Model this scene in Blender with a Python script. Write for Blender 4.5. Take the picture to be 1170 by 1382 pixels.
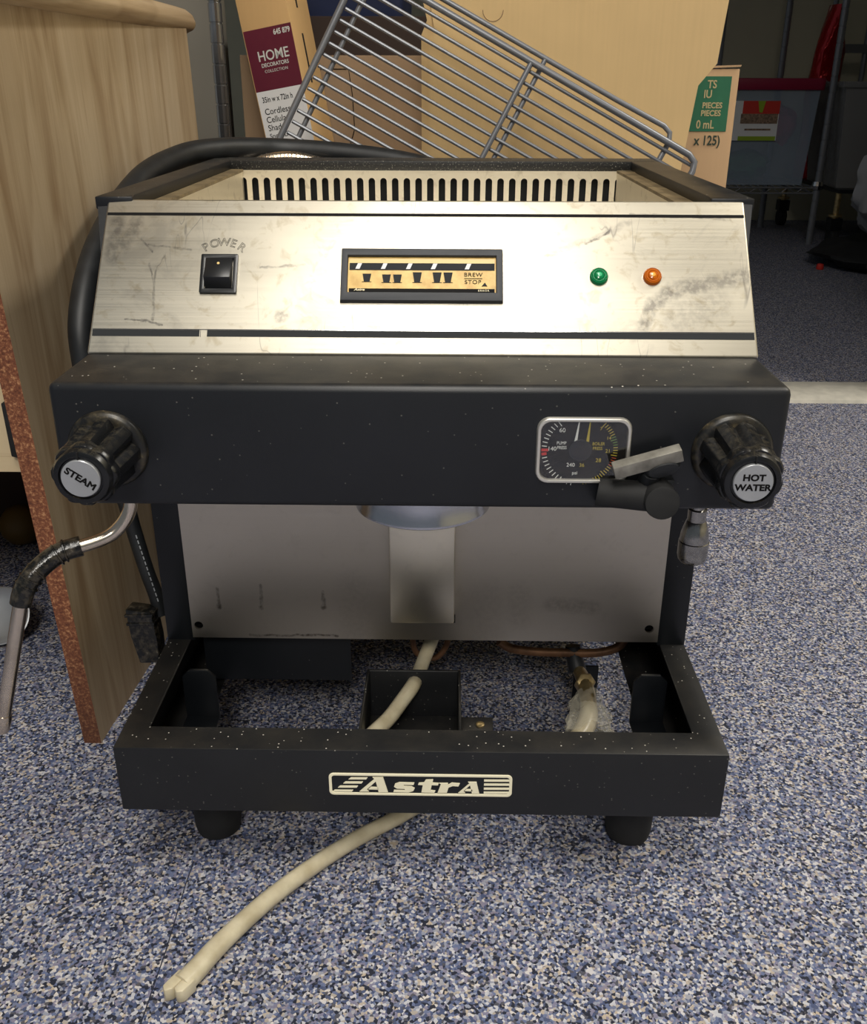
import bpy, bmesh, math, random
from mathutils import Matrix, Vector, noise
random.seed(7)
for _o in list(bpy.data.objects):
    bpy.data.objects.remove(_o)
SC = bpy.context.scene
COL = SC.collection
PI = math.pi


def S(r, g, b):
    def f(c):
        c /= 255.0
        return c / 12.92 if c <= 0.04045 else ((c + 0.055) / 1.055) ** 2.4
    return (f(r), f(g), f(b), 1.0)


# ------------------------------------------------------------------ camera
FPX = 1297.056
pitch, yaw, roll = math.radians(24.1157), math.radians(-0.95902), math.radians(0.12440)
fw = Vector((math.sin(yaw) * math.cos(pitch), math.cos(yaw) * math.cos(pitch), -math.sin(pitch)))
rt = Vector((math.cos(yaw), -math.sin(yaw), 0))
up = rt.cross(fw)
R_ = rt * math.cos(roll) + up * math.sin(roll)
U_ = R_.cross(fw)
cd = bpy.data.cameras.new('camera')
cam = bpy.data.objects.new('camera', cd)
COL.objects.link(cam)
cam.matrix_world = Matrix(((R_.x, U_.x, -fw.x, 0.017873), (R_.y, U_.y, -fw.y, -0.529415),
                           (R_.z, U_.z, -fw.z, 0.536), (0, 0, 0, 1)))
cd.sensor_fit = 'HORIZONTAL'
cd.sensor_width = 36
cd.lens = FPX / 1170 * 36
cd.clip_start = 0.02
SC.camera = cam

# ------------------------------------------------------------------ world, lights, exposure
world = bpy.data.worlds.new('world')
SC.world = world
world.use_nodes = True
world.node_tree.nodes['Background'].inputs[0].default_value = (0.80, 0.90, 1.0, 1)
world.node_tree.nodes['Background'].inputs[1].default_value = 0.16
SC.view_settings.view_transform = 'Standard'
SC.view_settings.look = 'None'
SC.view_settings.gamma = 1
SC.view_settings.use_curve_mapping = False
SC.view_settings.exposure = 0.0


def area_light(name, loc, sx, sy, power, color=(1, 1, 1), spread=PI):
    ld = bpy.data.lights.new(name, 'AREA')
    ld.shape = 'RECTANGLE'
    ld.size, ld.size_y = sx, sy
    ld.energy = power
    ld.color = color
    ld.spread = spread
    o = bpy.data.objects.new(name, ld)
    o.location = loc
    COL.objects.link(o)
    return o


area_light('ceiling_lamp', (0.03, -0.86, 2.385), 0.60, 1.15, 27, (1.0, 0.955, 0.88), math.radians(150))
area_light('ceiling_lamp', (2.00, 0.50, 2.385), 0.60, 1.15, 32, (1.0, 0.955, 0.88), math.radians(150))
area_light('ceiling_lamp', (0.03, -2.55, 2.385), 0.60, 1.15, 60, (1.0, 0.955, 0.88), math.radians(150))


# ------------------------------------------------------------------ material helpers
class NT:
    def __init__(s, name):
        s.m = bpy.data.materials.new(name)
        s.m.use_nodes = True
        s.t = s.m.node_tree
        s.n = s.t.nodes
        s.p = s.n['Principled BSDF']

    def add(s, typ, **kw):
        n = s.n.new(typ)
        for k, v in kw.items():
            setattr(n, k, v)
        return n

    def link(s, a, b):
        s.t.links.new(a, b)

    def set(s, **kw):
        for k, v in kw.items():
            s.p.inputs[k.replace('_', ' ')].default_value = v

    def coord(s, scale=(1, 1, 1), rot=(0, 0, 0), loc=(0, 0, 0), src='Object'):
        tc = s.add('ShaderNodeTexCoord')
        mp = s.add('ShaderNodeMapping')
        mp.inputs['Scale'].default_value = scale
        mp.inputs['Rotation'].default_value = rot
        mp.inputs['Location'].default_value = loc
        s.link(tc.outputs[src], mp.inputs[0])
        return mp.outputs[0]

    def noise(s, vec, scale, detail=3, rough=0.5, dist=0.0):
        n = s.add('ShaderNodeTexNoise')
        s.link(vec, n.inputs['Vector'])
        n.inputs['Scale'].default_value = scale
        n.inputs['Detail'].default_value = detail
        n.inputs['Roughness'].default_value = rough
        n.inputs['Distortion'].default_value = dist
        return n.outputs[0]

    def voro(s, vec, scale, feature='F1'):
        n = s.add('ShaderNodeTexVoronoi')
        n.feature = feature
        s.link(vec, n.inputs['Vector'])
        n.inputs['Scale'].default_value = scale
        return n

    def ramp(s, fac, stops, interp='LINEAR'):
        r = s.add('ShaderNodeValToRGB')
        e = r.color_ramp.elements
        r.color_ramp.interpolation = interp
        e[0].position, e[0].color = stops[0]
        e[1].position, e[1].color = stops[1]
        for p, c in stops[2:]:
            x = e.new(p)
            x.color = c
        s.link(fac, r.inputs[0])
        return r.outputs[0]

    def mix(s, fac, a, b, mode='MIX'):
        m = s.add('ShaderNodeMix', data_type='RGBA', blend_type=mode)
        for sock, v in ((m.inputs['Factor'], fac), (m.inputs['A'], a), (m.inputs['B'], b)):
            pass
        A = [i for i in m.inputs if i.name == 'A' and i.type == 'RGBA'][0]
        B = [i for i in m.inputs if i.name == 'B' and i.type == 'RGBA'][0]
        F = m.inputs[0]
        for sock, v in ((F, fac), (A, a), (B, b)):
            if hasattr(v, 'default_value') or hasattr(v, 'is_linked'):
                s.link(v, sock)
            else:
                sock.default_value = v
        return [o for o in m.outputs if o.type == 'RGBA'][0]

    def math(s, op, a, b=0.0, c=0.0, clamp=False):
        m = s.add('ShaderNodeMath', operation=op)
        m.use_clamp = clamp
        for i, v in enumerate((a, b, c)):
            if hasattr(v, 'is_linked'):
                s.link(v, m.inputs[i])
            else:
                m.inputs[i].default_value = v
        return m.outputs[0]

    def strokes(s, items, wob=0.0012, freq=90):
        # smears and scratches of the thing itself: segments (x0, z0, x1, z1, width, strength) in its own x-z plane
        tc = s.add('ShaderNodeTexCoord')
        sp = s.add('ShaderNodeSeparateXYZ')
        s.link(tc.outputs['Object'], sp.inputs[0])
        nz = s.math('MULTIPLY', s.math('SUBTRACT', s.noise(tc.outputs['Object'], freq, 4, 0.6), 0.5), wob * 4)
        X = s.math('ADD', sp.outputs[0], nz)
        Z = s.math('SUBTRACT', sp.outputs[2], nz)
        grain = s.ramp(s.noise(tc.outputs['Object'], 260, 3, 0.6), [(0.36, g(0.25)), (0.6, g(1))])
        tot = None
        for (x0, z0, x1, z1, w, k) in items:
            ex, ez = x1 - x0, z1 - z0
            L2 = max(ex * ex + ez * ez, 1e-9)
            px, pz = s.math('SUBTRACT', X, x0), s.math('SUBTRACT', Z, z0)
            t = s.math('ADD', s.math('MULTIPLY', px, ex / L2), s.math('MULTIPLY', pz, ez / L2), clamp=True)
            qx = s.math('SUBTRACT', px, s.math('MULTIPLY', t, ex))
            qz = s.math('SUBTRACT', pz, s.math('MULTIPLY', t, ez))
            d = s.math('SQRT', s.math('ADD', s.math('MULTIPLY', qx, qx), s.math('MULTIPLY', qz, qz)))
            m = s.math('MULTIPLY', s.math('MULTIPLY_ADD', d, -1.6 / w, 1.6, clamp=True), k)
            tot = m if tot is None else s.math('MAXIMUM', tot, m)
        return s.math('MULTIPLY', tot, grain)

    def col(s, out):
        s.link(out, s.p.inputs['Base Color'])

    def rough(s, out):
        s.link(out, s.p.inputs['Roughness'])

    def bump(s, h, strength=0.3, dist=0.001):
        b = s.add('ShaderNodeBump')
        b.inputs['Strength'].default_value = strength
        b.inputs['Distance'].default_value = dist
        s.link(h, b.inputs['Height'])
        s.link(b.outputs[0], s.p.inputs['Normal'])


def g(v):
    return (v, v, v, 1)


def plain(name, color, rough=0.5, metal=0.0, var=0.0, scale=40, **kw):
    k = NT(name)
    k.set(Base_Color=color, Roughness=rough, Metallic=metal)
    if var:
        n = k.noise(k.coord(), scale, 4)
        c = k.ramp(n, [(0.3, tuple(x * (1 - var) for x in color[:3]) + (1,)),
                       (0.7, tuple(min(1, x * (1 + var)) for x in color[:3]) + (1,))])
        k.col(c)
    for a, b in kw.items():
        k.p.inputs[a.replace('_', ' ')].default_value = b
    return k.m


M = {}


def make_materials():
    # ---- carpet of small multicoloured flecks
    k = NT('fleck_carpet')
    v = k.coord()
    vo = k.voro(v, 520)
    sep = k.add('ShaderNodeSeparateColor')
    k.link(vo.outputs['Color'], sep.inputs[0])
    c = k.ramp(sep.outputs[0], [(0.0, S(42, 46, 60)), (0.18, S(82, 92, 122)), (0.34, S(112, 122, 152)),
                                (0.48, S(138, 135, 154)), (0.59, S(160, 163, 174)), (0.70, S(208, 206, 206)),
                                (0.83, S(186, 175, 160)), (0.92, S(88, 88, 96))], 'CONSTANT')
    vo2 = k.voro(v, 210)
    sep2 = k.add('ShaderNodeSeparateColor')
    k.link(vo2.outputs['Color'], sep2.inputs[0])
    c2 = k.ramp(sep2.outputs[1], [(0.0, S(150, 160, 190)), (0.5, S(196, 192, 202)), (0.8, S(220, 205, 190))], 'CONSTANT')
    c3 = k.mix(0.42, c, k.mix(0.9, c, c2, 'MULTIPLY'))
    k.col(c3)
    k.set(Roughness=0.75)
    k.p.inputs['Specular IOR Level'].default_value = 0.3
    k.bump(vo.outputs['Distance'], 0.25, 0.0015)
    M['carpet'] = k.m

    # ---- brushed stainless steel, several states
    def steel(name, base, r0, r1, stain=0.25, tint=S(150, 138, 112), aniso=0.5, scuff=False, marks=None, mark_col=S(104, 100, 96)):
        k = NT(name)
        v = k.coord()
        br = k.noise(k.coord((6, 900, 900)), 1.0, 3)
        big = k.noise(v, 9, 5, 0.6)
        fine = k.noise(v, 95, 4, 0.6, 0.6)
        st = k.ramp(fine, [(0.56, g(0)), (0.70, g(1))])
        stb = k.ramp(big, [(0.40, g(0)), (0.68, g(1))])
        c = k.mix(k.math('MULTIPLY', st, stain), base, tint)
        c = k.mix(k.math('MULTIPLY', stb, stain * 0.8), c, tuple(x * 0.72 for x in base[:3]) + (1,))
        if scuff:
            # dull hand smears and thin curved scratches
            sv = k.coord((1.0, 1.0, 1.0), (0.3, 0.9, 0.6))
            sm = k.noise(sv, 17, 6, 0.62, 1.2)
            smr = k.ramp(sm, [(0.57, g(0)), (0.66, g(1))])
            c = k.mix(k.math('MULTIPLY', smr, 0.30), c, S(150, 146, 138))
            wv = k.noise(k.coord((14, 2.2, 2.2), (0, 0.7, 0.2)), 2.6, 2, 0.4, 1.8)
            ln = k.math('ABSOLUTE', k.math('SUBTRACT', wv, 0.5))
            lr = k.ramp(ln, [(0.0, g(1)), (0.006, g(0))])
            gate = k.ramp(k.noise(v, 22, 2), [(0.56, g(0)), (0.62, g(1))])
            c = k.mix(k.math('MULTIPLY', k.math('MULTIPLY', lr, gate), 0.55), c, S(120, 116, 112))
        if marks:
            c = k.mix(k.strokes(marks), c, mark_col)
        k.col(c)
        rr = k.math('MULTIPLY_ADD', br, r1 - r0, r0)
        rr = k.math('ADD', rr, k.math('MULTIPLY', stb, 0.06))
        k.rough(rr)
        k.set(Metallic=1.0, Anisotropic=aniso)
        k.bump(br, 0.04, 0.0004)
        return k.m
    M['steel_panel'] = steel('scuffed_brushed_steel', S(214, 207, 190), 0.34, 0.50, 0.45, S(168, 152, 118), 0.3, True, [
        (0.1037, 0.4425, 0.1190, 0.4492, 0.0013, 0.95), (0.0800, 0.4354, 0.1324, 0.4542, 0.0022, 0.35),
        (0.1383, 0.3982, 0.1444, 0.4085, 0.0050, 0.65), (0.1444, 0.4085, 0.1563, 0.4158, 0.0055, 0.65), (0.1563, 0.4158, 0.1774, 0.4196, 0.0060, 0.6), (0.1774, 0.4196, 0.2040, 0.4245, 0.0060, 0.55),
        (0.1600, 0.4010, 0.1850, 0.4090, 0.0120, 0.28),
        (-0.1962, 0.4530, -0.1985, 0.4342, 0.0060, 0.55), (-0.1842, 0.4538, -0.1915, 0.4404, 0.0055, 0.50),
        (-0.1757, 0.4405, -0.1479, 0.4377, 0.0008, 0.6), (-0.1808, 0.4438, -0.1725, 0.4364, 0.0008, 0.7), (-0.1696, 0.4261, -0.1689, 0.3990, 0.0010, 0.55), (-0.1740, 0.4300, -0.1696, 0.4180, 0.0007, 0.7),
        (-0.1867, 0.3997, -0.1754, 0.3985, 0.0007, 0.7), (-0.1754, 0.3985, -0.1630, 0.3966, 0.0008, 0.8), (-0.1026, 0.4276, -0.0743, 0.4294, 0.0009, 0.5),
        (-0.0890, 0.4008, -0.0866, 0.4022, 0.0042, 0.6), (0.1961, 0.4560, 0.1325, 0.4590, 0.0010, 0.5)], S(112, 108, 104))
    M['steel_back'] = steel('dull_brushed_steel', S(206, 198, 184), 0.34, 0.46, 0.10, S(150, 142, 126), 0.5, False, [
        (-0.1643, 0.1683, -0.1651, 0.1528, 0.0016, 0.6), (-0.1298, 0.1720, -0.1313, 0.1518, 0.0016, 0.5), (-0.0802, 0.1659, -0.0808, 0.1524, 0.0018, 0.55),
        (-0.1650, 0.1535, -0.1650, 0.1525, 0.0030, 0.8), (-0.1313, 0.1525, -0.1313, 0.1518, 0.0026, 0.7), (-0.0808, 0.1530, -0.0808, 0.1520, 0.0026, 0.7),
        (-0.1415, 0.1262, -0.0711, 0.1264, 0.0014, 0.8), (0.1009, 0.1580, 0.1334, 0.1550, 0.0085, 0.26), (0.0741, 0.1677, 0.0750, 0.1441, 0.0130, 0.12), (-0.0560, 0.170, -0.0560, 0.130, 0.0200, 0.10), (0.0500, 0.165, 0.0500, 0.130, 0.0180, 0.10)], S(84, 74, 62))
    M['steel_cover'] = steel('light_brushed_steel', S(244, 236, 216), 0.30, 0.42, 0.06, S(140, 128, 104), 0.5)
    M['steel_tray'] = steel('tray_steel', S(240, 232, 214), 0.35, 0.5, 0.28, S(140, 122, 90), 0.3)
    M['chrome'] = plain('chrome', S(200, 200, 200), 0.14, 1.0)
    M['gauge_chrome'] = plain('satin_chrome', S(226, 222, 212), 0.32, 0.75)
    M['post_chrome'] = plain('satin_post_chrome', S(190, 190, 190), 0.22, 0.92)
    M['spout_chrome'] = plain('worn_chrome', S(158, 156, 152), 0.2, 1.0, 0.2, 200)
    M['polish'] = plain('polished_steel', S(196, 198, 204), 0.22, 1.0)
    M['tube_steel'] = plain('tube_steel', S(220, 206, 188), 0.22, 1.0, 0.15, 60)
    M['rack_wire'] = plain('grey_coated_wire', S(128, 130, 135), 0.38, 0.45)
    # ---- black powder coat
    def black(name, c, rough, specks=0.0, bump=0.25, dust=0.0):
        k = NT(name)
        v = k.coord()
        n = k.noise(v, 1500, 2)
        k.set(Roughness=rough)
        base = k.ramp(k.noise(v, 14, 5), [(0.3, tuple(x * 0.8 for x in c[:3]) + (1,)), (0.7, tuple(x * 1.25 for x in c[:3]) + (1,))])
        geo = k.add('ShaderNodeNewGeometry')
        sx = k.add('ShaderNodeSeparateXYZ')
        k.link(geo.outputs['Normal'], sx.inputs[0])
        upm = k.ramp(sx.outputs[2], [(0.6, g(0)), (0.85, g(1))])
        if dust:
            dm = k.ramp(k.noise(v, 30, 6, 0.65), [(0.38, g(0)), (0.75, g(1))])
            base = k.mix(k.math('MULTIPLY', k.math('MULTIPLY', dm, upm), dust), base, S(128, 118, 100))
        if specks:
            vo = k.voro(v, 330)
            near = k.ramp(vo.outputs['Distance'], [(0.12, g(1)), (0.20, g(0))])
            sp = k.add('ShaderNodeSeparateColor')
            k.link(vo.outputs['Color'], sp.inputs[0])
            few = k.math('GREATER_THAN', sp.outputs[0], 1.0 - specks * 0.35)
            mk = k.math('MULTIPLY', near, few)
            mk = k.math('MULTIPLY', mk, k.math('MULTIPLY_ADD', upm, 0.85, 0.15))
            base = k.mix(mk, base, S(205, 200, 188))
        k.col(base)
        k.bump(n, bump, 0.0003)
        return k.m
    M['black'] = black('black_powder_coat', S(17, 20, 24), 0.40, 0.05, 0.12)
    M['black_dusty'] = black('dusty_black_powder_coat', S(24, 25, 27), 0.46, 0.5, 0.2, 0.10)
    M['black_top'] = black('dusty_black_top', S(20, 22, 26), 0.42, 0.2, 0.15, 0.16)
    k = NT('glint_speckled_rim')  # pale specks painted in as glints on the textured black rim
    v = k.coord()
    n = k.noise(v, 700, 2, 0.6)
    k.col(k.ramp(n, [(0.50, S(26, 26, 26)), (0.62, S(40, 40, 38)), (0.68, S(150, 146, 136))]))
    k.set(Roughness=0.45)
    M['rim'] = k.m
    k = NT('dust_brown_steel')
    v = k.coord()
    n = k.noise(v, 60, 6, 0.6)
    k.col(k.ramp(n, [(0.3, S(96, 84, 64)), (0.7, S(160, 142, 108))]))
    k.set(Roughness=0.55, Metallic=0.4)
    M['dust_steel'] = k.m
    M['plastic'] = plain('black_plastic', S(24, 25, 27), 0.30, 0, 0.2, 30)
    k = NT('glossy_black_knob')
    geo = k.add('ShaderNodeNewGeometry')
    sx = k.add('ShaderNodeSeparateXYZ')
    k.link(geo.outputs['Normal'], sx.inputs[0])
    upm = k.ramp(sx.outputs[2], [(0.55, g(0)), (0.9, g(1))])
    dm = k.ramp(k.noise(k.coord((1, 1, 1)), 210, 6, 0.75), [(0.44, g(0)), (0.80, g(1))])
    k.col(k.mix(k.math('MULTIPLY', k.math('MULTIPLY', dm, upm), 0.36), S(19, 20, 22), S(120, 110, 88)))
    k.set(Roughness=0.24)
    M['knob'] = k.m
    k = NT('dusty_knob')
    v = k.coord()
    k.col(k.ramp(k.noise(v, 120, 5, 0.65), [(0.45, S(22, 22, 22)), (0.62, S(60, 54, 42)), (0.75, S(128, 114, 84))]))
    k.set(Roughness=0.35)
    M['knob_dusty'] = k.m
    M['bezel'] = plain('grey_black_bezel', S(60, 62, 66), 0.6, 0, 0.1, 60)
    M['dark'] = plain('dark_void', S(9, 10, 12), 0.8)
    M['rubber'] = plain('black_rubber', S(27, 29, 31), 0.5, 0, 0.35, 70)
    M['matte_rubber'] = plain('matte_black_rubber', S(24, 24, 24), 0.75, 0, 0.3, 90)
    k = NT('gloss_tape')
    v = k.coord()
    n = k.noise(v, 170, 5, 0.6)
    k.col(k.ramp(n, [(0.45, S(22, 22, 21)), (0.66, S(70, 64, 54)), (0.74, S(150, 142, 126))]))
    k.set(Roughness=0.28)
    k.bump(n, 0.5, 0.001)
    k.set(Roughness=0.16)
    M['tape'] = k.m
    M['silver'] = plain('silver_disc', S(178, 180, 182), 0.38, 0.55, 0.05, 60)
    M['silver_bar'] = plain('worn_silver_bar', S(150, 146, 136), 0.5, 0.5, 0.3, 120)
    M['ink'] = plain('black_ink', S(22, 21, 21), 0.6, Specular_IOR_Level=0.1)
    M['ink_grey'] = plain('grey_ink', S(44, 46, 48), 0.6, Specular_IOR_Level=0.15)
    M['white_print'] = plain('white_print', S(212, 214, 208), 0.5)
    M['cream_print'] = plain('cream_print', S(230, 218, 176), 0.4)
    M['badge_sheen_cream'] = plain('badge_sheen_cream', S(252, 244, 212), 0.4, 0.0)  # matte cream, the mirror finish's bright reflection put into the colour
    M['yellow_print'] = plain('yellow_print', S(176, 158, 52), 0.5)
    M['red_print'] = plain('red_print', S(186, 48, 44), 0.5)
    M['green_print'] = plain('green_print', S(92, 126, 52), 0.5)
    M['orange_print'] = plain('orange_print', S(170, 78, 44), 0.5)
    k = NT('gold_membrane')
    v = k.coord()
    k.col(k.ramp(k.noise(v, 120, 4), [(0.35, S(205, 160, 66)), (0.65, S(234, 196, 104))]))
    k.set(Roughness=0.4)
    M['gold'] = k.m
    M['gold_light'] = plain('gold_membrane_light', S(236, 204, 128), 0.4)
    M['green_lens'] = plain('green_lens', S(10, 140, 82), 0.15, 0, Transmission_Weight=0.25)
    M['green_lens_core'] = plain('green_lens_core', S(86, 196, 140), 0.15)
    M['amber_lens'] = plain('amber_lens', S(214, 112, 18), 0.15, 0, Transmission_Weight=0.25)
    M['amber_lens_core'] = plain('amber_lens_core', S(240, 178, 80), 0.15)
    k = NT('clear_glass')
    tr = k.add('ShaderNodeBsdfTransparent')
    gl = k.add('ShaderNodeBsdfGlossy')
    gl.inputs['Roughness'].default_value = 0.05
    mx = k.add('ShaderNodeMixShader')
    mx.inputs[0].default_value = 0.06
    k.link(tr.outputs[0], mx.inputs[1])
    k.link(gl.outputs[0], mx.inputs[2])
    k.link(mx.outputs[0], k.n['Material Output'].inputs[0])
    M['glass'] = k.m

    def film(name, col, alpha, rough=0.25):
        k = NT(name)
        v = k.coord()
        n = k.noise(v, 30, 5, 0.6, 1.0)
        k.set(Base_Color=col, Roughness=rough)
        k.p.inputs['Alpha'].default_value = alpha
        k.bump(n, 0.4, 0.003)
        return k.m
    M['clear_bin'] = film('cloudy_clear_plastic', S(170, 186, 204), 0.34)
    M['grey_bin'] = film('grey_clear_plastic', S(150, 150, 150), 0.6)
    M['plastic_bag'] = film('grey_plastic_film', S(165, 165, 168), 0.85, 0.3)
    M['wrap'] = film('clear_wrap_film', S(226, 220, 200), 0.24, 0.10)
    # ---- laminate wood, grain along Z
    def wood(name, c0, c1, c2, axis='Z', s=1.0):
        k = NT(name)
        sc = {'Z': (30, 30, 1.6), 'X': (1.6, 30, 30), 'Y': (30, 1.6, 30)}[axis]
        v = k.coord(tuple(x * s for x in sc), (0.03, 0.0, 0.0))
        warp = k.noise(k.coord(tuple(x * s * w_ for x, w_ in zip(sc, {'Z': (0.24, 0.24, 0.50), 'X': (0.85, 0.2, 0.2), 'Y': (0.2, 0.85, 0.2)}[axis]))), 1.0, 2, 0.45)
        w = k.add('ShaderNodeTexNoise')
        k.link(v, w.inputs['Vector'])
        w.inputs['Scale'].default_value = 1.0
        w.inputs['Detail'].default_value = 7
        w.inputs['Roughness'].default_value = 0.62
        w.inputs['Distortion'].default_value = 0.9
        rings = k.math('FRACT', k.math('MULTIPLY', warp, 10.0))
        rr = k.ramp(rings, [(0.0, g(0)), (0.6, g(0.3)), (0.9, g(1)), (1.0, g(0))])
        f = k.math('ADD', k.math('MULTIPLY', w.outputs[0], 0.86), k.math('MULTIPLY', rr, 0.09))
        c = k.ramp(f, [(0.32, c0), (0.48, c1), (0.66, c2)])
        pores = k.noise(k.coord(tuple(x * s for x in {'Z': (420, 420, 9), 'X': (9, 420, 420), 'Y': (420, 9, 420)}[axis])), 1.0, 2)
        pm = k.ramp(pores, [(0.60, g(0)), (0.72, g(1))])
        c = k.mix(k.math('MULTIPLY', pm, 0.35), c, c2)
        k.col(c)
        k.set(Roughness=0.5)
        k.p.inputs['Specular IOR Level'].default_value = 0.35
        k.bump(pores, 0.06, 0.0005)
        return k.m
    M['wood'] = wood('oak_laminate', S(202, 182, 152), S(186, 164, 132), S(156, 130, 98))
    M['wood_edge'] = wood('oak_moulding', S(208, 188, 156), S(190, 166, 132), S(152, 126, 94), 'Y')
    M['ply'] = wood('pale_plywood', S(226, 204, 164), S(214, 190, 148), S(186, 156, 112), 'X', 0.5)
    k = NT('raw_particle_edge')
    v = k.coord()
    n = k.noise(v, 420, 4, 0.7)
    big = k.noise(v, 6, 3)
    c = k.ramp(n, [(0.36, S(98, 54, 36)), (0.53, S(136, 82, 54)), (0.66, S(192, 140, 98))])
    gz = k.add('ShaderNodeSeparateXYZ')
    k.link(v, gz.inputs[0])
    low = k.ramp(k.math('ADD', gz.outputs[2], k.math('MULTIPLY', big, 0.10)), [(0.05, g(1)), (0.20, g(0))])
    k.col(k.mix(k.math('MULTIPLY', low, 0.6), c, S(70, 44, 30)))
    k.set(Roughness=0.8)
    k.bump(n, 0.5, 0.001)
    M['raw_edge'] = k.m

    def card(name, c, var=0.07, flute=0.12):
        k = NT(name)
        n = k.noise(k.coord((260, 260, 3)), 1.0, 2)
        b = k.noise(k.coord(), 7, 4)
        cc = k.ramp(k.math('ADD', k.math('MULTIPLY', n, flute * 2), k.math('MULTIPLY', b, 1 - flute * 2)),
                    [(0.3, tuple(x * (1 - var) for x in c[:3]) + (1,)), (0.7, tuple(x * (1 + var) for x in c[:3]) + (1,))])
        k.col(cc)
        k.set(Roughness=0.8)
        k.p.inputs['Specular IOR Level'].default_value = 0.2
        return k.m
    M['card'] = card('kraft_cardboard', S(220, 188, 136))
    M['card_home'] = card('kraft_box', S(206, 168, 116))
    M['card_brown'] = card('brown_cardboard', S(158, 132, 104))
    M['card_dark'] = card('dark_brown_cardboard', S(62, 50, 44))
    M['card_carton'] = card('tan_carton', S(198, 164, 126))
    M['maroon'] = plain('maroon_print', S(98, 24, 48), 0.45, 0, 0.06, 50)
    M['white_paper'] = plain('white_paper', S(232, 232, 232), 0.5)
    M['label_green'] = plain('carton_green', S(44, 110, 78), 0.6, 0, 0.08, 60)
    M['label_text'] = plain('carton_text', S(196, 178, 130), 0.6)
    M['label_dark'] = plain('carton_dark_text', S(50, 66, 52), 0.6)
    M['grey_wall'] = plain('grey_paint', S(150, 144, 132), 0.7, 0, 0.04, 6)
    M['back_wall'] = plain('dim_wall_paint', S(205, 198, 172), 0.8, 0, 0.05, 4)
    M['ceiling'] = plain('ceiling_tile', S(200, 198, 190), 0.9, 0, 0.03, 30)
    M['threshold'] = plain('worn_white_metal', S(206, 202, 190), 0.4, 0.15, 0.14, 45)
    M['navy'] = plain('navy_plastic', S(36, 46, 78), 0.5, 0, 0.2, 10)
    M['yellow'] = plain('dull_yellow', S(96, 74, 28), 0.6)
    M['copper'] = plain('tarnished_copper', S(128, 92, 64), 0.5, 0.4, 0.45, 70)
    M['brass'] = plain('tarnished_brass', S(186, 164, 118), 0.35, 0.8, 0.3, 120)
    k = NT('cloudy_tube')
    v = k.coord()
    k.col(k.ramp(k.noise(v, 60, 4), [(0.35, S(186, 174, 144)), (0.65, S(212, 202, 174))]))
    k.set(Roughness=0.3)
    k.p.inputs['Subsurface Weight'].default_value = 0.15
    k.p.inputs['Subsurface Radius'].default_value = (0.01, 0.008, 0.005)
    M['tube'] = k.m
    M['tote_lid'] = plain('maroon_lid', S(140, 26, 58), 0.4)
    M['pink'] = plain('magenta_cloth', S(188, 30, 84), 0.8, 0, 0.3, 20)
    M['dgreen'] = plain('dark_green_foliage', S(60, 120, 76), 0.8, 0, 0.4, 30)
    k = NT('red_foil')
    v = k.coord()
    vo = k.voro(v, 16)
    c = k.ramp(vo.outputs['Distance'], [(0.12, S(230, 190, 190)), (0.22, S(170, 14, 22))])
    k.col(c)
    k.set(Roughness=0.18, Metallic=0.45)
    k.bump(k.noise(v, 22, 4), 0.6, 0.01)
    M['foil'] = k.m
    M['label_red'] = plain('label_red', S(205, 52, 40), 0.5)
    M['label_lime'] = plain('label_lime', S(150, 178, 40), 0.5)
    M['label_photo'] = plain('label_photo', S(136, 112, 92), 0.5, 0, 0.6, 160)
    M['black_cloth'] = plain('black_cloth', S(22, 22, 24), 0.7, 0, 0.3, 20)
    M['lamp_panel'] = plain('lamp_frame', S(220, 220, 215), 0.5)
    M['seam'] = plain('dark_seam', S(36, 40, 56), 0.9)


make_materials()

# ------------------------------------------------------------------ geometry helpers


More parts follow.
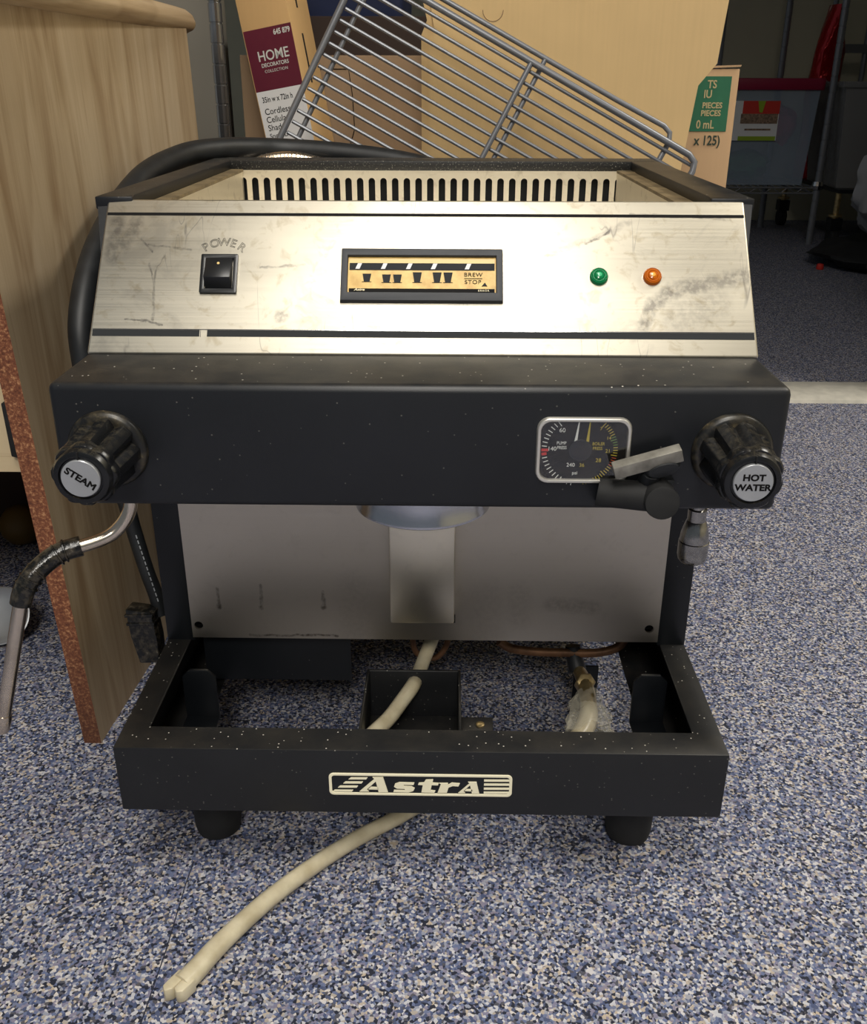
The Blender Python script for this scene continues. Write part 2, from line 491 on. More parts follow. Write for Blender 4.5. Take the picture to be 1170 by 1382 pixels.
class MB:
    """collects shapes that form ONE mesh object"""

    def __init__(s):
        s.v, s.f, s.mi = [], [], []

    def _add(s, vs, fs, mi=0):
        b = len(s.v)
        s.v += [tuple(x) for x in vs]
        s.f += [tuple(i + b for i in f) for f in fs]
        s.mi += [mi] * len(fs)
        return s

    def box(s, x0, x1, y0, y1, z0, z1, mat=None, mi=0):
        vs = [Vector((x, y, z)) for z in (z0, z1) for y in (y0, y1) for x in (x0, x1)]
        if mat is not None:
            vs = [mat @ v for v in vs]
        return s._add(vs, [(0, 2, 3, 1), (4, 5, 7, 6), (0, 1, 5, 4), (2, 6, 7, 3), (0, 4, 6, 2), (1, 3, 7, 5)], mi)

    def prism(s, poly, mat, h0=0.0, h1=0.001, mi=0, top=None):
        """2D polygon (ccw) extruded along local z from h0 to h1; top = another polygon of the same count"""
        n = len(poly)
        top = top or poly
        vs = [mat @ Vector((p[0], p[1], h0)) for p in poly] + [mat @ Vector((p[0], p[1], h1)) for p in top]
        fs = [tuple(reversed(range(n))), tuple(range(n, 2 * n))]
        fs += [(i, (i + 1) % n, n + (i + 1) % n, n + i) for i in range(n)]
        return s._add(vs, fs, mi)

    def ring(s, outer, inner, mat, h0, h1, mi=0, inner_top=None, outer_top=None):
        n = len(outer)
        ot, it = outer_top or outer, inner_top or inner
        vs = [mat @ Vector((p[0], p[1], h0)) for p in outer] + [mat @ Vector((p[0], p[1], h0)) for p in inner] + \
             [mat @ Vector((p[0], p[1], h1)) for p in ot] + [mat @ Vector((p[0], p[1], h1)) for p in it]
        fs = []
        for i in range(n):
            j = (i + 1) % n
            fs += [(i, n + i, n + j, j), (2 * n + i, 2 * n + j, 3 * n + j, 3 * n + i),
                   (i, j, 2 * n + j, 2 * n + i), (n + i, 3 * n + i, 3 * n + j, n + j)]
        return s._add(vs, fs, mi)

    def lathe(s, prof, mat=Matrix(), n=24, mi=0, mod=None):
        vs, fs = [], []
        m = len(prof)
        for r, h in prof:
            for i in range(n):
                a = 2 * PI * i / n
                rr = r * (mod(a, h) if mod else 1)
                vs.append(mat @ Vector((rr * math.cos(a), rr * math.sin(a), h)))
        for k in range(m - 1):
            for i in range(n):
                j = (i + 1) % n
                fs.append((k * n + i, k * n + j, (k + 1) * n + j, (k + 1) * n + i))
        fs.append(tuple(reversed(range(n))))
        fs.append(tuple(range((m - 1) * n, m * n)))
        return s._add(vs, fs, mi)

    def tube(s, pts, r, n=10, sub=1, mi=0, caps=True):
        pts = [Vector(p) for p in pts]
        rs = list(r) if hasattr(r, '__len__') else [r] * len(pts)
        if sub > 1:
            P, Q = [], []
            for i in range(len(pts) - 1):
                p0, p1, p2, p3 = pts[max(i - 1, 0)], pts[i], pts[i + 1], pts[min(i + 2, len(pts) - 1)]
                for k in range(sub):
                    t = k / sub
                    P.append(0.5 * ((2 * p1) + (p2 - p0) * t + (2 * p0 - 5 * p1 + 4 * p2 - p3) * t * t + (3 * p1 - p0 - 3 * p2 + p3) * t ** 3))
                    Q.append(rs[i] * (1 - t) + rs[i + 1] * t)
            P.append(pts[-1])
            Q.append(rs[-1])
            pts, rs = P, Q
        T = [(pts[min(i + 1, len(pts) - 1)] - pts[max(i - 1, 0)]).normalized() for i in range(len(pts))]
        ref = Vector((0, 0, 1)) if abs(T[0].z) < 0.9 else Vector((1, 0, 0))
        nx = T[0].cross(ref).normalized()
        vs, fs = [], []
        for i, p in enumerate(pts):
            nx = (nx - T[i] * nx.dot(T[i])).normalized()
            ny = T[i].cross(nx)
            for k in range(n):
                a = 2 * PI * k / n
                vs.append(p + (nx * math.cos(a) + ny * math.sin(a)) * rs[i])
        for i in range(len(pts) - 1):
            for k in range(n):
                j = (k + 1) % n
                fs.append((i * n + k, i * n + j, (i + 1) * n + j, (i + 1) * n + k))
        if caps:
            fs.append(tuple(reversed(range(n))))
            fs.append(tuple(range((len(pts) - 1) * n, len(pts) * n)))
        return s._add(vs, fs, mi)

    def sheet(s, outer, holes, mat, h0, h1, mi=0):
        """plate with real holes"""
        bm = bmesh.new()
        edges = []
        loops = [outer] + holes
        for lp in loops:
            vv = [bm.verts.new((p[0], p[1], 0)) for p in lp]
            edges += [bm.edges.new((vv[i], vv[(i + 1) % len(vv)])) for i in range(len(vv))]
        bmesh.ops.triangle_fill(bm, use_beauty=True, edges=edges, use_dissolve=False)
        bm.verts.index_update()
        bm.normal_update()
        vs = [v.co.copy() for v in bm.verts]
        fs = []
        for f in bm.faces:
            t = [v.index for v in f.verts]
            if f.normal.z < 0:
                t.reverse()
            fs.append(tuple(t))
        bm.free()
        n = len(vs)
        V = [mat @ Vector((p.x, p.y, h1)) for p in vs] + [mat @ Vector((p.x, p.y, h0)) for p in vs]
        F = fs + [tuple(n + i for i in reversed(f)) for f in fs]
        b = 0
        for lp in loops:
            m = len(lp)
            F += [(b + i, n + b + i, n + b + (i + 1) % m, b + (i + 1) % m) for i in range(m)]
            b += m
        return s._add(V, F, mi)

    def build(s, name, mat, parent=None, bevel=0.0, smooth=False, seg=2, ang=0.55):
        me = bpy.data.meshes.new(name)
        me.from_pydata(s.v, [], s.f)
        mats = mat if isinstance(mat, (list, tuple)) else [mat]
        for m in mats:
            me.materials.append(M[m] if isinstance(m, str) else m)
        for p, i in zip(me.polygons, s.mi):
            p.material_index = i
        bm = bmesh.new()
        bm.from_mesh(me)
        bmesh.ops.recalc_face_normals(bm, faces=bm.faces)
        if bevel:
            es = [e for e in bm.edges if len(e.link_faces) == 2 and e.calc_face_angle(0) > ang]
            bmesh.ops.bevel(bm, geom=es, offset=bevel, segments=seg, affect='EDGES', profile=0.5, clamp_overlap=True)
        bm.to_mesh(me)
        bm.free()
        o = bpy.data.objects.new(name, me)
        COL.objects.link(o)
        if smooth or bevel:
            for p in me.polygons:
                p.use_smooth = True
            me.set_sharp_from_angle(angle=math.radians(38))
        if parent is not None:
            attach(o, parent)
        return o


ROOTLOC = {}


def attach(o, parent):
    o.parent = parent
    if parent.name in ROOTLOC:
        o.matrix_parent_inverse = Matrix.Translation(ROOTLOC[parent.name]).inverted()


def tag(o, label=None, cat=None, group=None, kind=None):
    if label:
        o['label'] = label
    if cat:
        o['category'] = cat
    if group:
        o['group'] = group
    if kind:
        o['kind'] = kind
    return o


def thing(name, label, cat, loc, group=None):
    o = bpy.data.objects.new(name, None)
    o.empty_display_size = 0.05
    COL.objects.link(o)
    o.location = loc
    ROOTLOC[o.name] = Vector(loc)
    return tag(o, label, cat, group)


def frame(o, x, y):
    x, y = Vector(x).normalized(), Vector(y).normalized()
    z = x.cross(y).normalized()
    y = z.cross(x)
    o = Vector(o)
    return Matrix(((x.x, y.x, z.x, o.x), (x.y, y.y, z.y, o.y), (x.z, y.z, z.z, o.z), (0, 0, 0, 1)))


def rect(x0, x1, y0, y1):
    return [(x0, y0), (x1, y0), (x1, y1), (x0, y1)]


def rrect(cx, cy, w, h, r, n=6):
    out = []
    for qx, qy, a0 in ((1, -1, -PI / 2), (1, 1, 0), (-1, 1, PI / 2), (-1, -1, PI)):
        for k in range(n + 1):
            a = a0 + PI / 2 * k / n
            out.append((cx + qx * (w / 2 - r) + r * math.cos(a), cy + qy * (h / 2 - r) + r * math.sin(a)))
    return out


def circ(cx, cy, r, n=20):
    return [(cx + r * math.cos(2 * PI * i / n), cy + r * math.sin(2 * PI * i / n)) for i in range(n)]


def slot(cx, cy, w, h, n=6):
    return rrect(cx, cy, w, h, w / 2 * 0.999, n)


def text(s, mat, mtx, size, parent, name='lettering', off=0.0, shear=0.0, sx=1.0, align='CENTER', depth=0.00012, outline=0.0, sp=1.0, bold=0.0):
    cu = bpy.data.curves.new('txt', 'FONT')
    cu.body = s
    cu.size = size
    cu.align_x = align
    cu.align_y = 'CENTER'
    cu.shear = shear
    cu.space_character = sp
    cu.resolution_u = 4
    if outline:
        cu.fill_mode = 'NONE'
        cu.bevel_depth = outline
        cu.bevel_resolution = 0
    else:
        cu.offset = off
        cu.extrude = depth
    to = bpy.data.objects.new('txt', cu)
    COL.objects.link(to)
    dg = bpy.context.evaluated_depsgraph_get()
    me = bpy.data.meshes.new_from_object(to.evaluated_get(dg))
    bpy.data.objects.remove(to)
    bpy.data.curves.remove(cu)
    if bold:
        t2 = text(s, mat, Matrix.Identity(4), size, parent, 'tmp', 0.0, shear, 1.0, align, depth, bold, sp)
        bm = bmesh.new()
        bm.from_mesh(me)
        bm.from_mesh(t2.data)
        bm.to_mesh(me)
        bm.free()
        bpy.data.objects.remove(t2)
    me.transform(mtx @ Matrix.Diagonal((sx, 1, 1, 1)))
    me.materials.clear()
    me.materials.append(M[mat])
    for p in me.polygons:
        p.material_index = 0
    o = bpy.data.objects.new(name, me)
    COL.objects.link(o)
    attach(o, parent)
    return o


def T(x, y, z=0.0):
    return Matrix.Translation((x, y, z))


# ------------------------------------------------------------------ structure
def structure(o):
    o['kind'] = 'structure'
    return o


fl = structure(MB().box(-1.6, 2.4, -4.0, 3.8, -0.05, 0.0).build('floor', 'carpet'))
MB().tube([(-0.1712, 0.02, 0.0001), (-0.1716, -0.0035, 0.0001), (-0.1700, -0.06, 0.0001), (-0.1707, -0.1166, 0.0001), (-0.172, -0.2, 0.0001)], 0.00045, 5).build('carpet_seam', 'seam', fl)
structure(MB().box(-1.6, 2.4, 3.75, 3.80, 0, 2.5).build('wall_back', 'back_wall'))
structure(MB().box(2.35, 2.4, -4.0, 3.75, 0, 2.5).build('wall_right', 'back_wall'))
structure(MB().box(-1.6, -0.317, 0.96, 1.06, 0, 2.5).build('wall_left', 'grey_wall', bevel=0.003))
structure(MB().box(-1.6, 2.4, -4.0, 3.8, 2.5, 2.55).build('ceiling', 'ceiling'))
structure(MB().box(0.90, 2.35, 1.165, 1.29, 0, 2.5).build('wall_partition', 'grey_wall'))  # unseen jamb wall beside the threshold, added to shade the far right corner
structure(MB().box(-0.302, 0.90, 1.165, 1.29, 2.04, 2.5).build('wall_header', 'grey_wall'))
th = MB()
th.prism([(1.170, 0.0), (1.286, 0.0), (1.284, 0.006), (1.272, 0.011), (1.228, 0.013), (1.184, 0.011), (1.172, 0.006)],
         frame((-0.30, 0, 0), (0, 1, 0), (0, 0, 1)), 0, 1.2)
structure(th.build('trim_1', 'threshold', smooth=True))
tag(bpy.data.objects['trim_1'], 'worn white metal threshold strip across the carpet')

for lx, ly, lab in ((0.03, -0.86, 'rectangular ceiling light fitting straight above the machine'), (2.00, 0.50, 'rectangular ceiling light fitting on the right side of the room'), (0.03, -2.55, 'rectangular ceiling light fitting far behind the camera')):
    lampf = thing('ceiling_light', lab, 'light', (lx, ly, 2.40))
    MB().ring(rrect(lx, ly, 0.68, 1.23, 0.01), rrect(lx, ly, 0.61, 1.16, 0.005), Matrix(), 2.38, 2.5).build('light_frame', 'lamp_panel', lampf)
    MB().box(lx - 0.305, lx + 0.305, ly - 0.58, ly + 0.58, 2.42, 2.44).build('reflector', 'lamp_panel', lampf)

# ------------------------------------------------------------------ the espresso machine
W = 0.21
ZB0, ZB1, ZH0, ZH1 = 0.0666, 0.1205, 0.3054, 0.3805
YH, YP, YQ, YT, ZT, YR = -0.0094, 0.140, 0.054, 0.1197, 0.468, 0.470
mc = thing('espresso_machine', 'black and steel commercial espresso machine standing on the carpet', 'coffee machine', (0, 0.22, 0))

# base frame: top plate with opening, skirts all round
b = MB()
YB = 0.548
b.ring(rect(-W, W, 0.0, YB), rect(-0.191, 0.190, 0.0248, 0.505), Matrix(), ZB1 - 0.002, ZB1)
b.box(-W, W, 0, 0.002, ZB0, ZB1 - 0.0005)
b.box(-W, -W + 0.002, 0.001, YB, ZB0, ZB1 - 0.0005)
b.box(W - 0.002, W, 0.001, YB, ZB0, ZB1 - 0.0005)
b.box(-W, W, YB - 0.002, YB, ZB0, ZB1 - 0.0005)
b.box(-W, -0.172, 0.001, YB, ZB0, ZB0 + 0.002)
b.box(0.172, W, 0.001, YB, ZB0, ZB0 + 0.002)
b.build('base_frame', 'black_dusty', mc, bevel=0.0012)
for sx in (-1, 1):
    q = MB()
    xs = sorted((sx * 0.1905, sx * 0.164))
    cx = (xs[0] + xs[1]) / 2
    hw = (xs[1] - xs[0]) / 2
    q.prism([(-hw, 0.068), (hw, 0.068), (hw, 0.108), (hw - 0.006, 0.114), (-hw + 0.006, 0.114), (-hw, 0.108)],
            frame((cx, 0.106, 0), (1, 0, 0), (0, 0, 1)), -0.0015, 0.0015)
    q.box(xs[0], xs[1], 0.040, 0.106, ZB0 + 0.002, ZB0 + 0.004)
    q.build('foot_bracket', 'black', mc, bevel=0.0005)
foot_me = None
for (fx, fy) in ((-0.16, 0.057), (0.16, 0.057), (-0.16, 0.49), (0.16, 0.49)):
    q = MB().lathe([(0.0185, ZB0 - 0.001), (0.0190, 0.060), (0.0188, 0.045), (0.0178, 0.008), (0.0165, 0.002), (0.014, 0.0)],
                   T(fx, fy), 28)
    q.build('foot', 'matte_rubber', mc, smooth=True)
# posts, side panels, rear panel
for sx in (-1, 1):
    x0, x1 = sorted((sx * 0.1875, sx * W))
    MB().box(x0, x1, YP, YP + 0.028, ZB1 - 0.001, ZH0 + 0.002).build('post', 'black', mc, bevel=0.001)
    x0, x1 = sorted((sx * 0.2080, sx * 0.2098))
    MB().box(x0, x1, YP + 0.026, YR, 0.15, ZH0 + 0.002).build('side_panel', 'black', mc)
MB().box(-0.2095, 0.2095, YR - 0.0018, YR, 0.16, 0.455).build('rear_panel', 'black', mc)
# backsplash with two holes
fB = frame((0, YP - 0.0005, 0), (1, 0, 0), (0, 0, 1))
MB().sheet(rect(-0.1885, 0.1875, 0.1235, ZH0 + 0.004), [circ(-0.1829, 0.1347, 0.0036), circ(0.1798, 0.1358, 0.0036)],
           fB, -0.001, 0.001).build('backsplash', 'steel_back', mc)
MB().box(-0.1885, 0.1875, YP + 0.012, YP + 0.0135, 0.128, ZH0).build('inner_plate', 'dark', mc)
MB().box(-0.184, -0.062, 0.151, 0.153, 0.0752, 0.125).build('lower_panel', 'black', mc)
q = MB()
q.box(-0.0268, 0.0233, 0.124, YP - 0.001, 0.147, 0.30)
q.build('centre_cover', 'steel_cover', mc, bevel=0.0016)
MB().box(-0.0225, 0.0243, 0.132, YP - 0.0012, 0.1435, 0.1475).build('cover_shadow_gap', 'dark', mc).name = 'cover_shadow_strip'  # dark strip standing in for the shadow below the cover
# group head
gh = MB().lathe([(0.0430, 0.306), (0.0430, 0.288), (0.0440, 0.2860), (0.0440, 0.2842), (0.0425, 0.2832), (0.036, 0.2830), (0.035, 0.289)],
                T(0.0012, 0.0495), 64).build('group_head', 'polish', mc, smooth=True)
# head box
hd = MB()
hd.box(-W, W, YH, 0.469, ZH0, ZH1)
hd.build('head_housing', ['black_top'], mc, bevel=0.0045, seg=3)
hd2 = bpy.data.objects['head_housing']

# upper body: cheeks behind the slanted panel
for sx in (-1, 1):
    q = MB()
    lv_ = [(0.3795, 0.2045), (0.4330, 0.2058), (0.4655, 0.2118)]
    vs = []
    for (z, x) in lv_:
        y = YQ + (z - ZH1) * (YT - YQ) / (ZT - ZH1) + 0.0016
        vs += [(sx * x, y, z), (sx * x, YR, z), (sx * 0.2030, YR, z), (sx * 0.2030, y, z)]
    fs = [(0, 1, 2, 3), (8, 11, 10, 9)]
    for k in (0, 4):
        fs += [(k + i, k + (i + 1) % 4, k + 4 + (i + 1) % 4, k + 4 + i) for i in range(4)]
    q._add(vs, fs)
    q.build('cheek_panel', 'black', mc)
# rim of the cup tray, open at the front
RL, RR = -0.2125, 0.2127
q = MB()
q.prism([(RL, 0.1165), (-0.1880, 0.1175), (-0.1905, 0.130), (-0.1905, 0.430), (RL, 0.430)], Matrix(), 0.4600, ZT)
q.build('tray_rim', 'black_top', mc, bevel=0.0010)
q = MB()
q.prism([(0.1850, 0.1195), (RR, 0.1185), (RR, 0.430), (0.1865, 0.430), (0.1865, 0.132)], Matrix(), 0.4600, ZT)
q.build('tray_rim', 'black_top', mc, bevel=0.0010)
MB().box(RL, RR, 0.430, 0.472, 0.459, ZT).build('tray_rim', 'rim', mc, bevel=0.0008)
MB().box(-0.1907, -0.1790, 0.124, 0.430, 0.4580, 0.4602).build('tray_ledge', 'dust_steel', mc)
MB().box(0.1735, 0.1867, 0.124, 0.430, 0.4580, 0.4602).build('tray_ledge', 'dust_steel', mc)
# cup tray inside
MB().box(-0.1880, 0.1830, 0.122, 0.434, 0.4195, 0.4210).build('cup_tray', 'steel_tray', mc)
MB().box(-0.1885, -0.1795, 0.124, 0.4305, 0.421, 0.4582).build('tray_wall', 'steel_tray', mc)
MB().box(0.1740, 0.1830, 0.124, 0.4305, 0.421, 0.4582).build('tray_wall', 'steel_tray', mc)
holes = [slot(-0.1795 + i * (0.3552 / 32), 0.4405, 0.0062, 0.0245) for i in range(33)]
MB().sheet(rect(-0.1838, 0.1783, 0.4212, 0.4594), holes, frame((0, 0.4300, 0), (1, 0, 0), (0, 0, 1)), -0.0006, 0.0006).build('slotted_plate', 'steel_tray', mc)
MB().box(-0.1838, 0.1783, 0.437, 0.439, 0.4212, 0.4590).build('vent_shadow', 'dark', mc).name = 'vent_shadow_sheet'  # near-black sheet painting the shade behind the slots

# slanted control panel -------------------------------------------------
LP = math.hypot(YT - YQ, ZT - ZH1)
fP = frame((0, YQ, ZH1), (1, 0, 0), (0, YT - YQ, ZT - ZH1))
nP = fP.to_3x3() @ Vector((0, 0, 1))
q = MB()
q.prism([(-0.2084, 0.0006), (0.2088, 0.0006), (0.2060, 0.1075), (-0.2046, 0.1075)], fP, -0.003, 0.0)
q.build('control_panel', 'steel_panel', mc, bevel=0.0014, seg=3)


def on_panel(x, t, h=0.0):
    return fP @ T(x, t, h)


q = MB()
q.prism([(-0.2038, 0.0956), (0.2052, 0.0956), (0.2052, 0.0976), (-0.2038, 0.0976)], fP, 0.0, 0.00015)
q.build('stripe', 'ink', mc)
for xa, xb in ((-0.2062, -0.1388), (-0.1340, 0.2068)):
    q = MB()
    q.prism([(xa, 0.0122), (xb, 0.0122), (xb, 0.0166), (xa, 0.0166)], fP, 0.0, 0.00015)
    q.build('stripe', 'ink_grey', mc)
# bright line above the wide stripe where the steel is creased
MB().prism(rect(-0.2062, 0.2068, 0.0167, 0.0172), fP, 0.0, 0.0002).build('crease', 'chrome', mc)
MB().prism(rect(-0.0046 - 0.1336, -0.1378, 0.0120, 0.0168), fP, 0.0, 0.0002).build('stripe_gap', 'chrome', mc)

# POWER lettering on an arc
sw = thing  # placeholder name kept short
for i, ch in enumerate('POWER'):
    a = math.radians(34 - 17 * i)
    R0 = 0.0205
    cx, ct = -0.1270, 0.0562
    mt = fP @ T(cx + R0 * math.sin(-a), ct + R0 * math.cos(a), 0.0002) @ Matrix.Rotation(a, 4, 'Z')
    text(ch, 'ink_grey', mt, 0.0078, mc, outline=0.00010)
# power switch
swb = MB()
swb.ring(rrect(-0.1287, 0.0543, 0.0236, 0.0268, 0.0008, 2), rect4 := [(p[0], p[1]) for p in rrect(-0.1287, 0.0543, 0.0176, 0.0206, 0.0004, 2)], fP, 0.0, 0.0022)
swo = swb.build('power_switch', 'plastic', mc, bevel=0.0004)
q = MB()
fS = frame(fP @ Vector((-0.1287, 0.0543, 0)), nP, fP.to_3x3() @ Vector((0, 1, 0)))
q.prism([(-0.001, -0.0102), (0.0012, -0.0102), (0.0072, -0.0050), (0.0034, 0.0102), (-0.001, 0.0102)],
        fS, -0.0084, 0.0084)
q.build('rocker', 'plastic', swo, bevel=0.0005)
MB().lathe([(0.0009, 0), (0.0008, 0.0003)], fS @ T(0.0046, 0.0056, 0) @ Matrix.Rotation(PI / 2, 4, 'Y') @ Matrix.Rotation(0, 4, 'Z'), 12).build('indicator_dot', 'gold_light', swo)

# control display
bx0, bx1, bt0, bt1 = -0.0515, 0.0512, 0.0353, 0.0718
ix0, ix1, it0, it1 = -0.0460, 0.0458, 0.0425, 0.0655
dsp = MB()
dsp.ring(rect(bx0, bx1, bt0, bt1), rect(ix0 - 0.0006, ix1 + 0.0006, it0 - 0.0006, it1 + 0.0006), fP, 0.0, 0.0036,
         outer_top=rect(bx0 + 0.0006, bx1 - 0.0006, bt0 + 0.0006, bt1 - 0.0006), inner_top=rect(ix0 - 0.0012, ix1 + 0.0012, it0 - 0.0012, it1 + 0.0012))
dspo = dsp.build('control_display', 'bezel', mc, bevel=0.0003)
MB().prism(rect(ix0 - 0.001, ix1 + 0.001, it0 - 0.001, it1 + 0.001), fP, 0.0, 0.0012).build('membrane', 'gold', dspo)


def dx(px):  # local measure across the membrane (mm scale print layout)
    return ix0 + (px - 150) / 865 * (ix1 - ix0)


def dt(py):
    return it1 - (py - 145) / 190 * (it1 - it0)


HM = 0.0012
MB().prism(rect(ix0, ix1, dt(212), dt(172)), fP, HM, HM + 0.0002).build('dark_band', 'ink_grey', dspo)
MB().prism(rect(ix0, ix1, dt(337), dt(316)), fP, HM, HM + 0.0002).build('dark_band', 'ink', dspo)
MB().prism(rect(ix0, ix1, dt(172), dt(145)), fP, HM, HM + 0.0001).build('light_band', 'gold_light', dspo)
for px in (205, 357, 507, 655, 857):
    MB().prism([(dx(px - 20), dt(206)), (dx(px + 5), dt(206)), (dx(px + 20), dt(174)), (dx(px - 5), dt(174))], fP, HM + 0.0002, HM + 0.0004).build('button_mark', 'white_paper', dspo)
for px, y0, y1, wt, wb in ((255, 233, 277, 26, 17), (372, 237, 281, 26, 18), (437, 237, 281, 26, 18), (555, 224, 280, 27, 17), (673, 224, 280, 27, 17), (738, 224, 280, 27, 17)):
    MB().prism([(dx(px - wb), dt(y1)), (dx(px + wb), dt(y1)), (dx(px + wt), dt(y0)), (dx(px - wt), dt(y0))], fP, HM + 0.0001, HM + 0.0003).build('cup_symbol', 'ink_grey', dspo)
    MB().prism(rect(dx(px - 28), dx(px + 28), dt(y1 + 2.5), dt(y1)), fP, HM + 0.0001, HM + 0.0003).build('saucer_symbol', 'ink_grey', dspo)
text('BREW', 'ink', fP @ T(dx(888), dt(237), HM + 0.0002), 0.0037, dspo, sx=1.12, sp=1.1)
text('STOP', 'ink', fP @ T(dx(886), dt(278), HM + 0.0002), 0.0037, dspo, sx=1.12, sp=1.1)
MB().prism(rect(dx(834), dx(942), dt(259), dt(256)), fP, HM, HM + 0.0003).build('rule', 'ink', dspo)
MB().prism([(dx(938), dt(301)), (dx(972), dt(301)), (dx(957), dt(280))], fP, HM, HM + 0.0003).build('arrow_symbol', 'ink_grey', dspo)
text('Astra', 'cream_print', fP @ T(dx(212), dt(324), HM + 0.0004), 0.0023, dspo, off=0.00006, shear=0.3, sx=1.3)
text('ERROR', 'cream_print', fP @ T(dx(950), dt(327), HM + 0.0004), 0.0018, dspo, sx=1.2, sp=1.1)

# indicator lamps
for cxx, ctt, m1, m2, lab in ((0.1115, 0.0540, 'green_lens', 'green_lens_core', 'green round indicator lamp'), (0.1451, 0.0542, 'amber_lens', 'amber_lens_core', 'amber round indicator lamp')):
    lo = MB().lathe([(0.0058, 0.0), (0.0058, 0.0016), (0.0050, 0.0027), (0.0046, 0.0024), (0.0040, 0.0030), (0.0034, 0.0030), (0.0031, 0.0026), (0.0026, 0.0034), (0.0014, 0.0038)],
                    on_panel(cxx, ctt), 28).build('indicator_lamp', m1, mc, smooth=True)
    lo['label'] = lab
    MB().lathe([(0.0016, 0.0036), (0.0014, 0.0041), (0.0005, 0.0043)], on_panel(cxx, ctt), 14).build('lens_core', m2, lo, smooth=True)

# ---------------------------------------------------------------- gauge
fF = frame((0, YH, 0), (1, 0, 0), (0, 0, 1))   # front face of the head, x right, y up, z towards viewer
gx, gz, gw, ghh = 0.0950, 0.3430, 0.0545, 0.0405
go = MB().ring(rrect(gx, gz, gw, ghh, 0.0075), rrect(gx, gz, gw - 0.0058, ghh - 0.0058, 0.0055), fF, 0, 0.0026,
               inner_top=rrect(gx, gz, gw - 0.0050, ghh - 0.0050, 0.0059), outer_top=rrect(gx, gz, gw - 0.0016, ghh - 0.0016, 0.0069)).build('pressure_gauge', 'gauge_chrome', mc, bevel=0.0005)
MB().prism(rrect(gx, gz, gw - 0.0046, ghh - 0.0046, 0.006), fF, 0.0, 0.0003).build('dial', 'ink', go)
cxg, czg = gx - 0.0008, gz + 0.0006
ky = 0.0545 / 930.0   # print layout: one unit of the dial drawing


def dial(px, py, h=0.0003):
    return (gx + (px - 595) * ky, gz - (py - 445) * ky, h)


cxg, czg = dial(566, 442)[:2]
tw, ty_, tg, to_, tr_ = MB(), MB(), MB(), MB(), MB()


def tick(mb, a, r0, r1, w):
    d = Vector((math.sin(a), math.cos(a), 0))
    e = Vector((d.y, -d.x, 0))
    c = Vector((cxg, czg, 0))
    p = [c + d * r0 - e * w, c + d * r0 + e * w, c + d * r1 + e * w, c + d * r1 - e * w]
    p = [(v.x, v.y) for v in p]
    mb.prism(list(reversed(p)), fF, 0.0003, 0.00045)


for i in range(21):
    a = math.radians(-(38 + i * 6.55))
    big = i in (0, 8, 20)
    tick(tr_ if i in (8, 9) else tw, a, 0.0183 if big else 0.0193, 0.0222, 0.00024 if not (i in (8, 9)) else 0.0008)
for i in range(30):
    a = math.radians(40 + i * 4.55)
    big = i in (0, 7, 13, 21, 29)
    mb = tg if 6 <= i <= 9 else (to_ if 14 <= i <= 17 else ty_)
    tick(mb, a, 0.0180 if big else 0.0190, 0.0215, 0.00022)
tw.build('scale_ticks', 'white_print', go)
ty_.build('scale_ticks', 'yellow_print', go)
tg.build('scale_ticks', 'green_print', go)
to_.build('scale_ticks', 'orange_print', go)
tr_.build('scale_ticks', 'red_print', go)
for s_, px, py, sz, m_ in (('60', 382, 240, 62, 'white_print'), ('140', 290, 432, 60, 'white_print'), ('240', 482, 600, 56, 'white_print'),
                           ('PUMP', 380, 372, 46, 'white_print'), ('PRESS', 385, 420, 46, 'white_print'), ('psi', 527, 684, 50, 'white_print'),
                           ('BOILER', 742, 378, 46, 'yellow_print'), ('PRESS', 735, 425, 46, 'yellow_print'), ('7', 757, 222, 46, 'yellow_print'),
                           ('14', 838, 318, 46, 'yellow_print'), ('21', 838, 452, 52, 'yellow_print'), ('28', 752, 550, 56, 'yellow_print'), ('36', 592, 602, 52, 'yellow_print')):
    text(s_, m_, fF @ T(*dial(px, py, 0.0004)), sz * ky, go, sx=0.82 if len(s_) > 3 else 1.0, depth=0.0001)
for (xa, ya, xb, yb, m_) in ((540, 150, 516, 352, 'white_print'), (646, 150, 632, 352, 'yellow_print')):
    A, B_ = Vector(dial(xa, ya)), Vector(dial(xb, yb))
    MB().prism([(A.x - 0.0003, A.y), (B_.x - 0.0008, B_.y), (B_.x + 0.0008, B_.y), (A.x + 0.0003, A.y)], fF, 0.0008, 0.0010).build('needle', m_, go)
MB().lathe([(0.0066, 0.0003), (0.0066, 0.0014), (0.006, 0.0017)], fF @ T(cxg, czg), 28).build('hub', 'knob', go, smooth=True)
MB().prism(rrect(gx, gz, gw - 0.0044, ghh - 0.0044, 0.006), fF, 0.0019, 0.0021).build('glass_pane', 'glass', go)


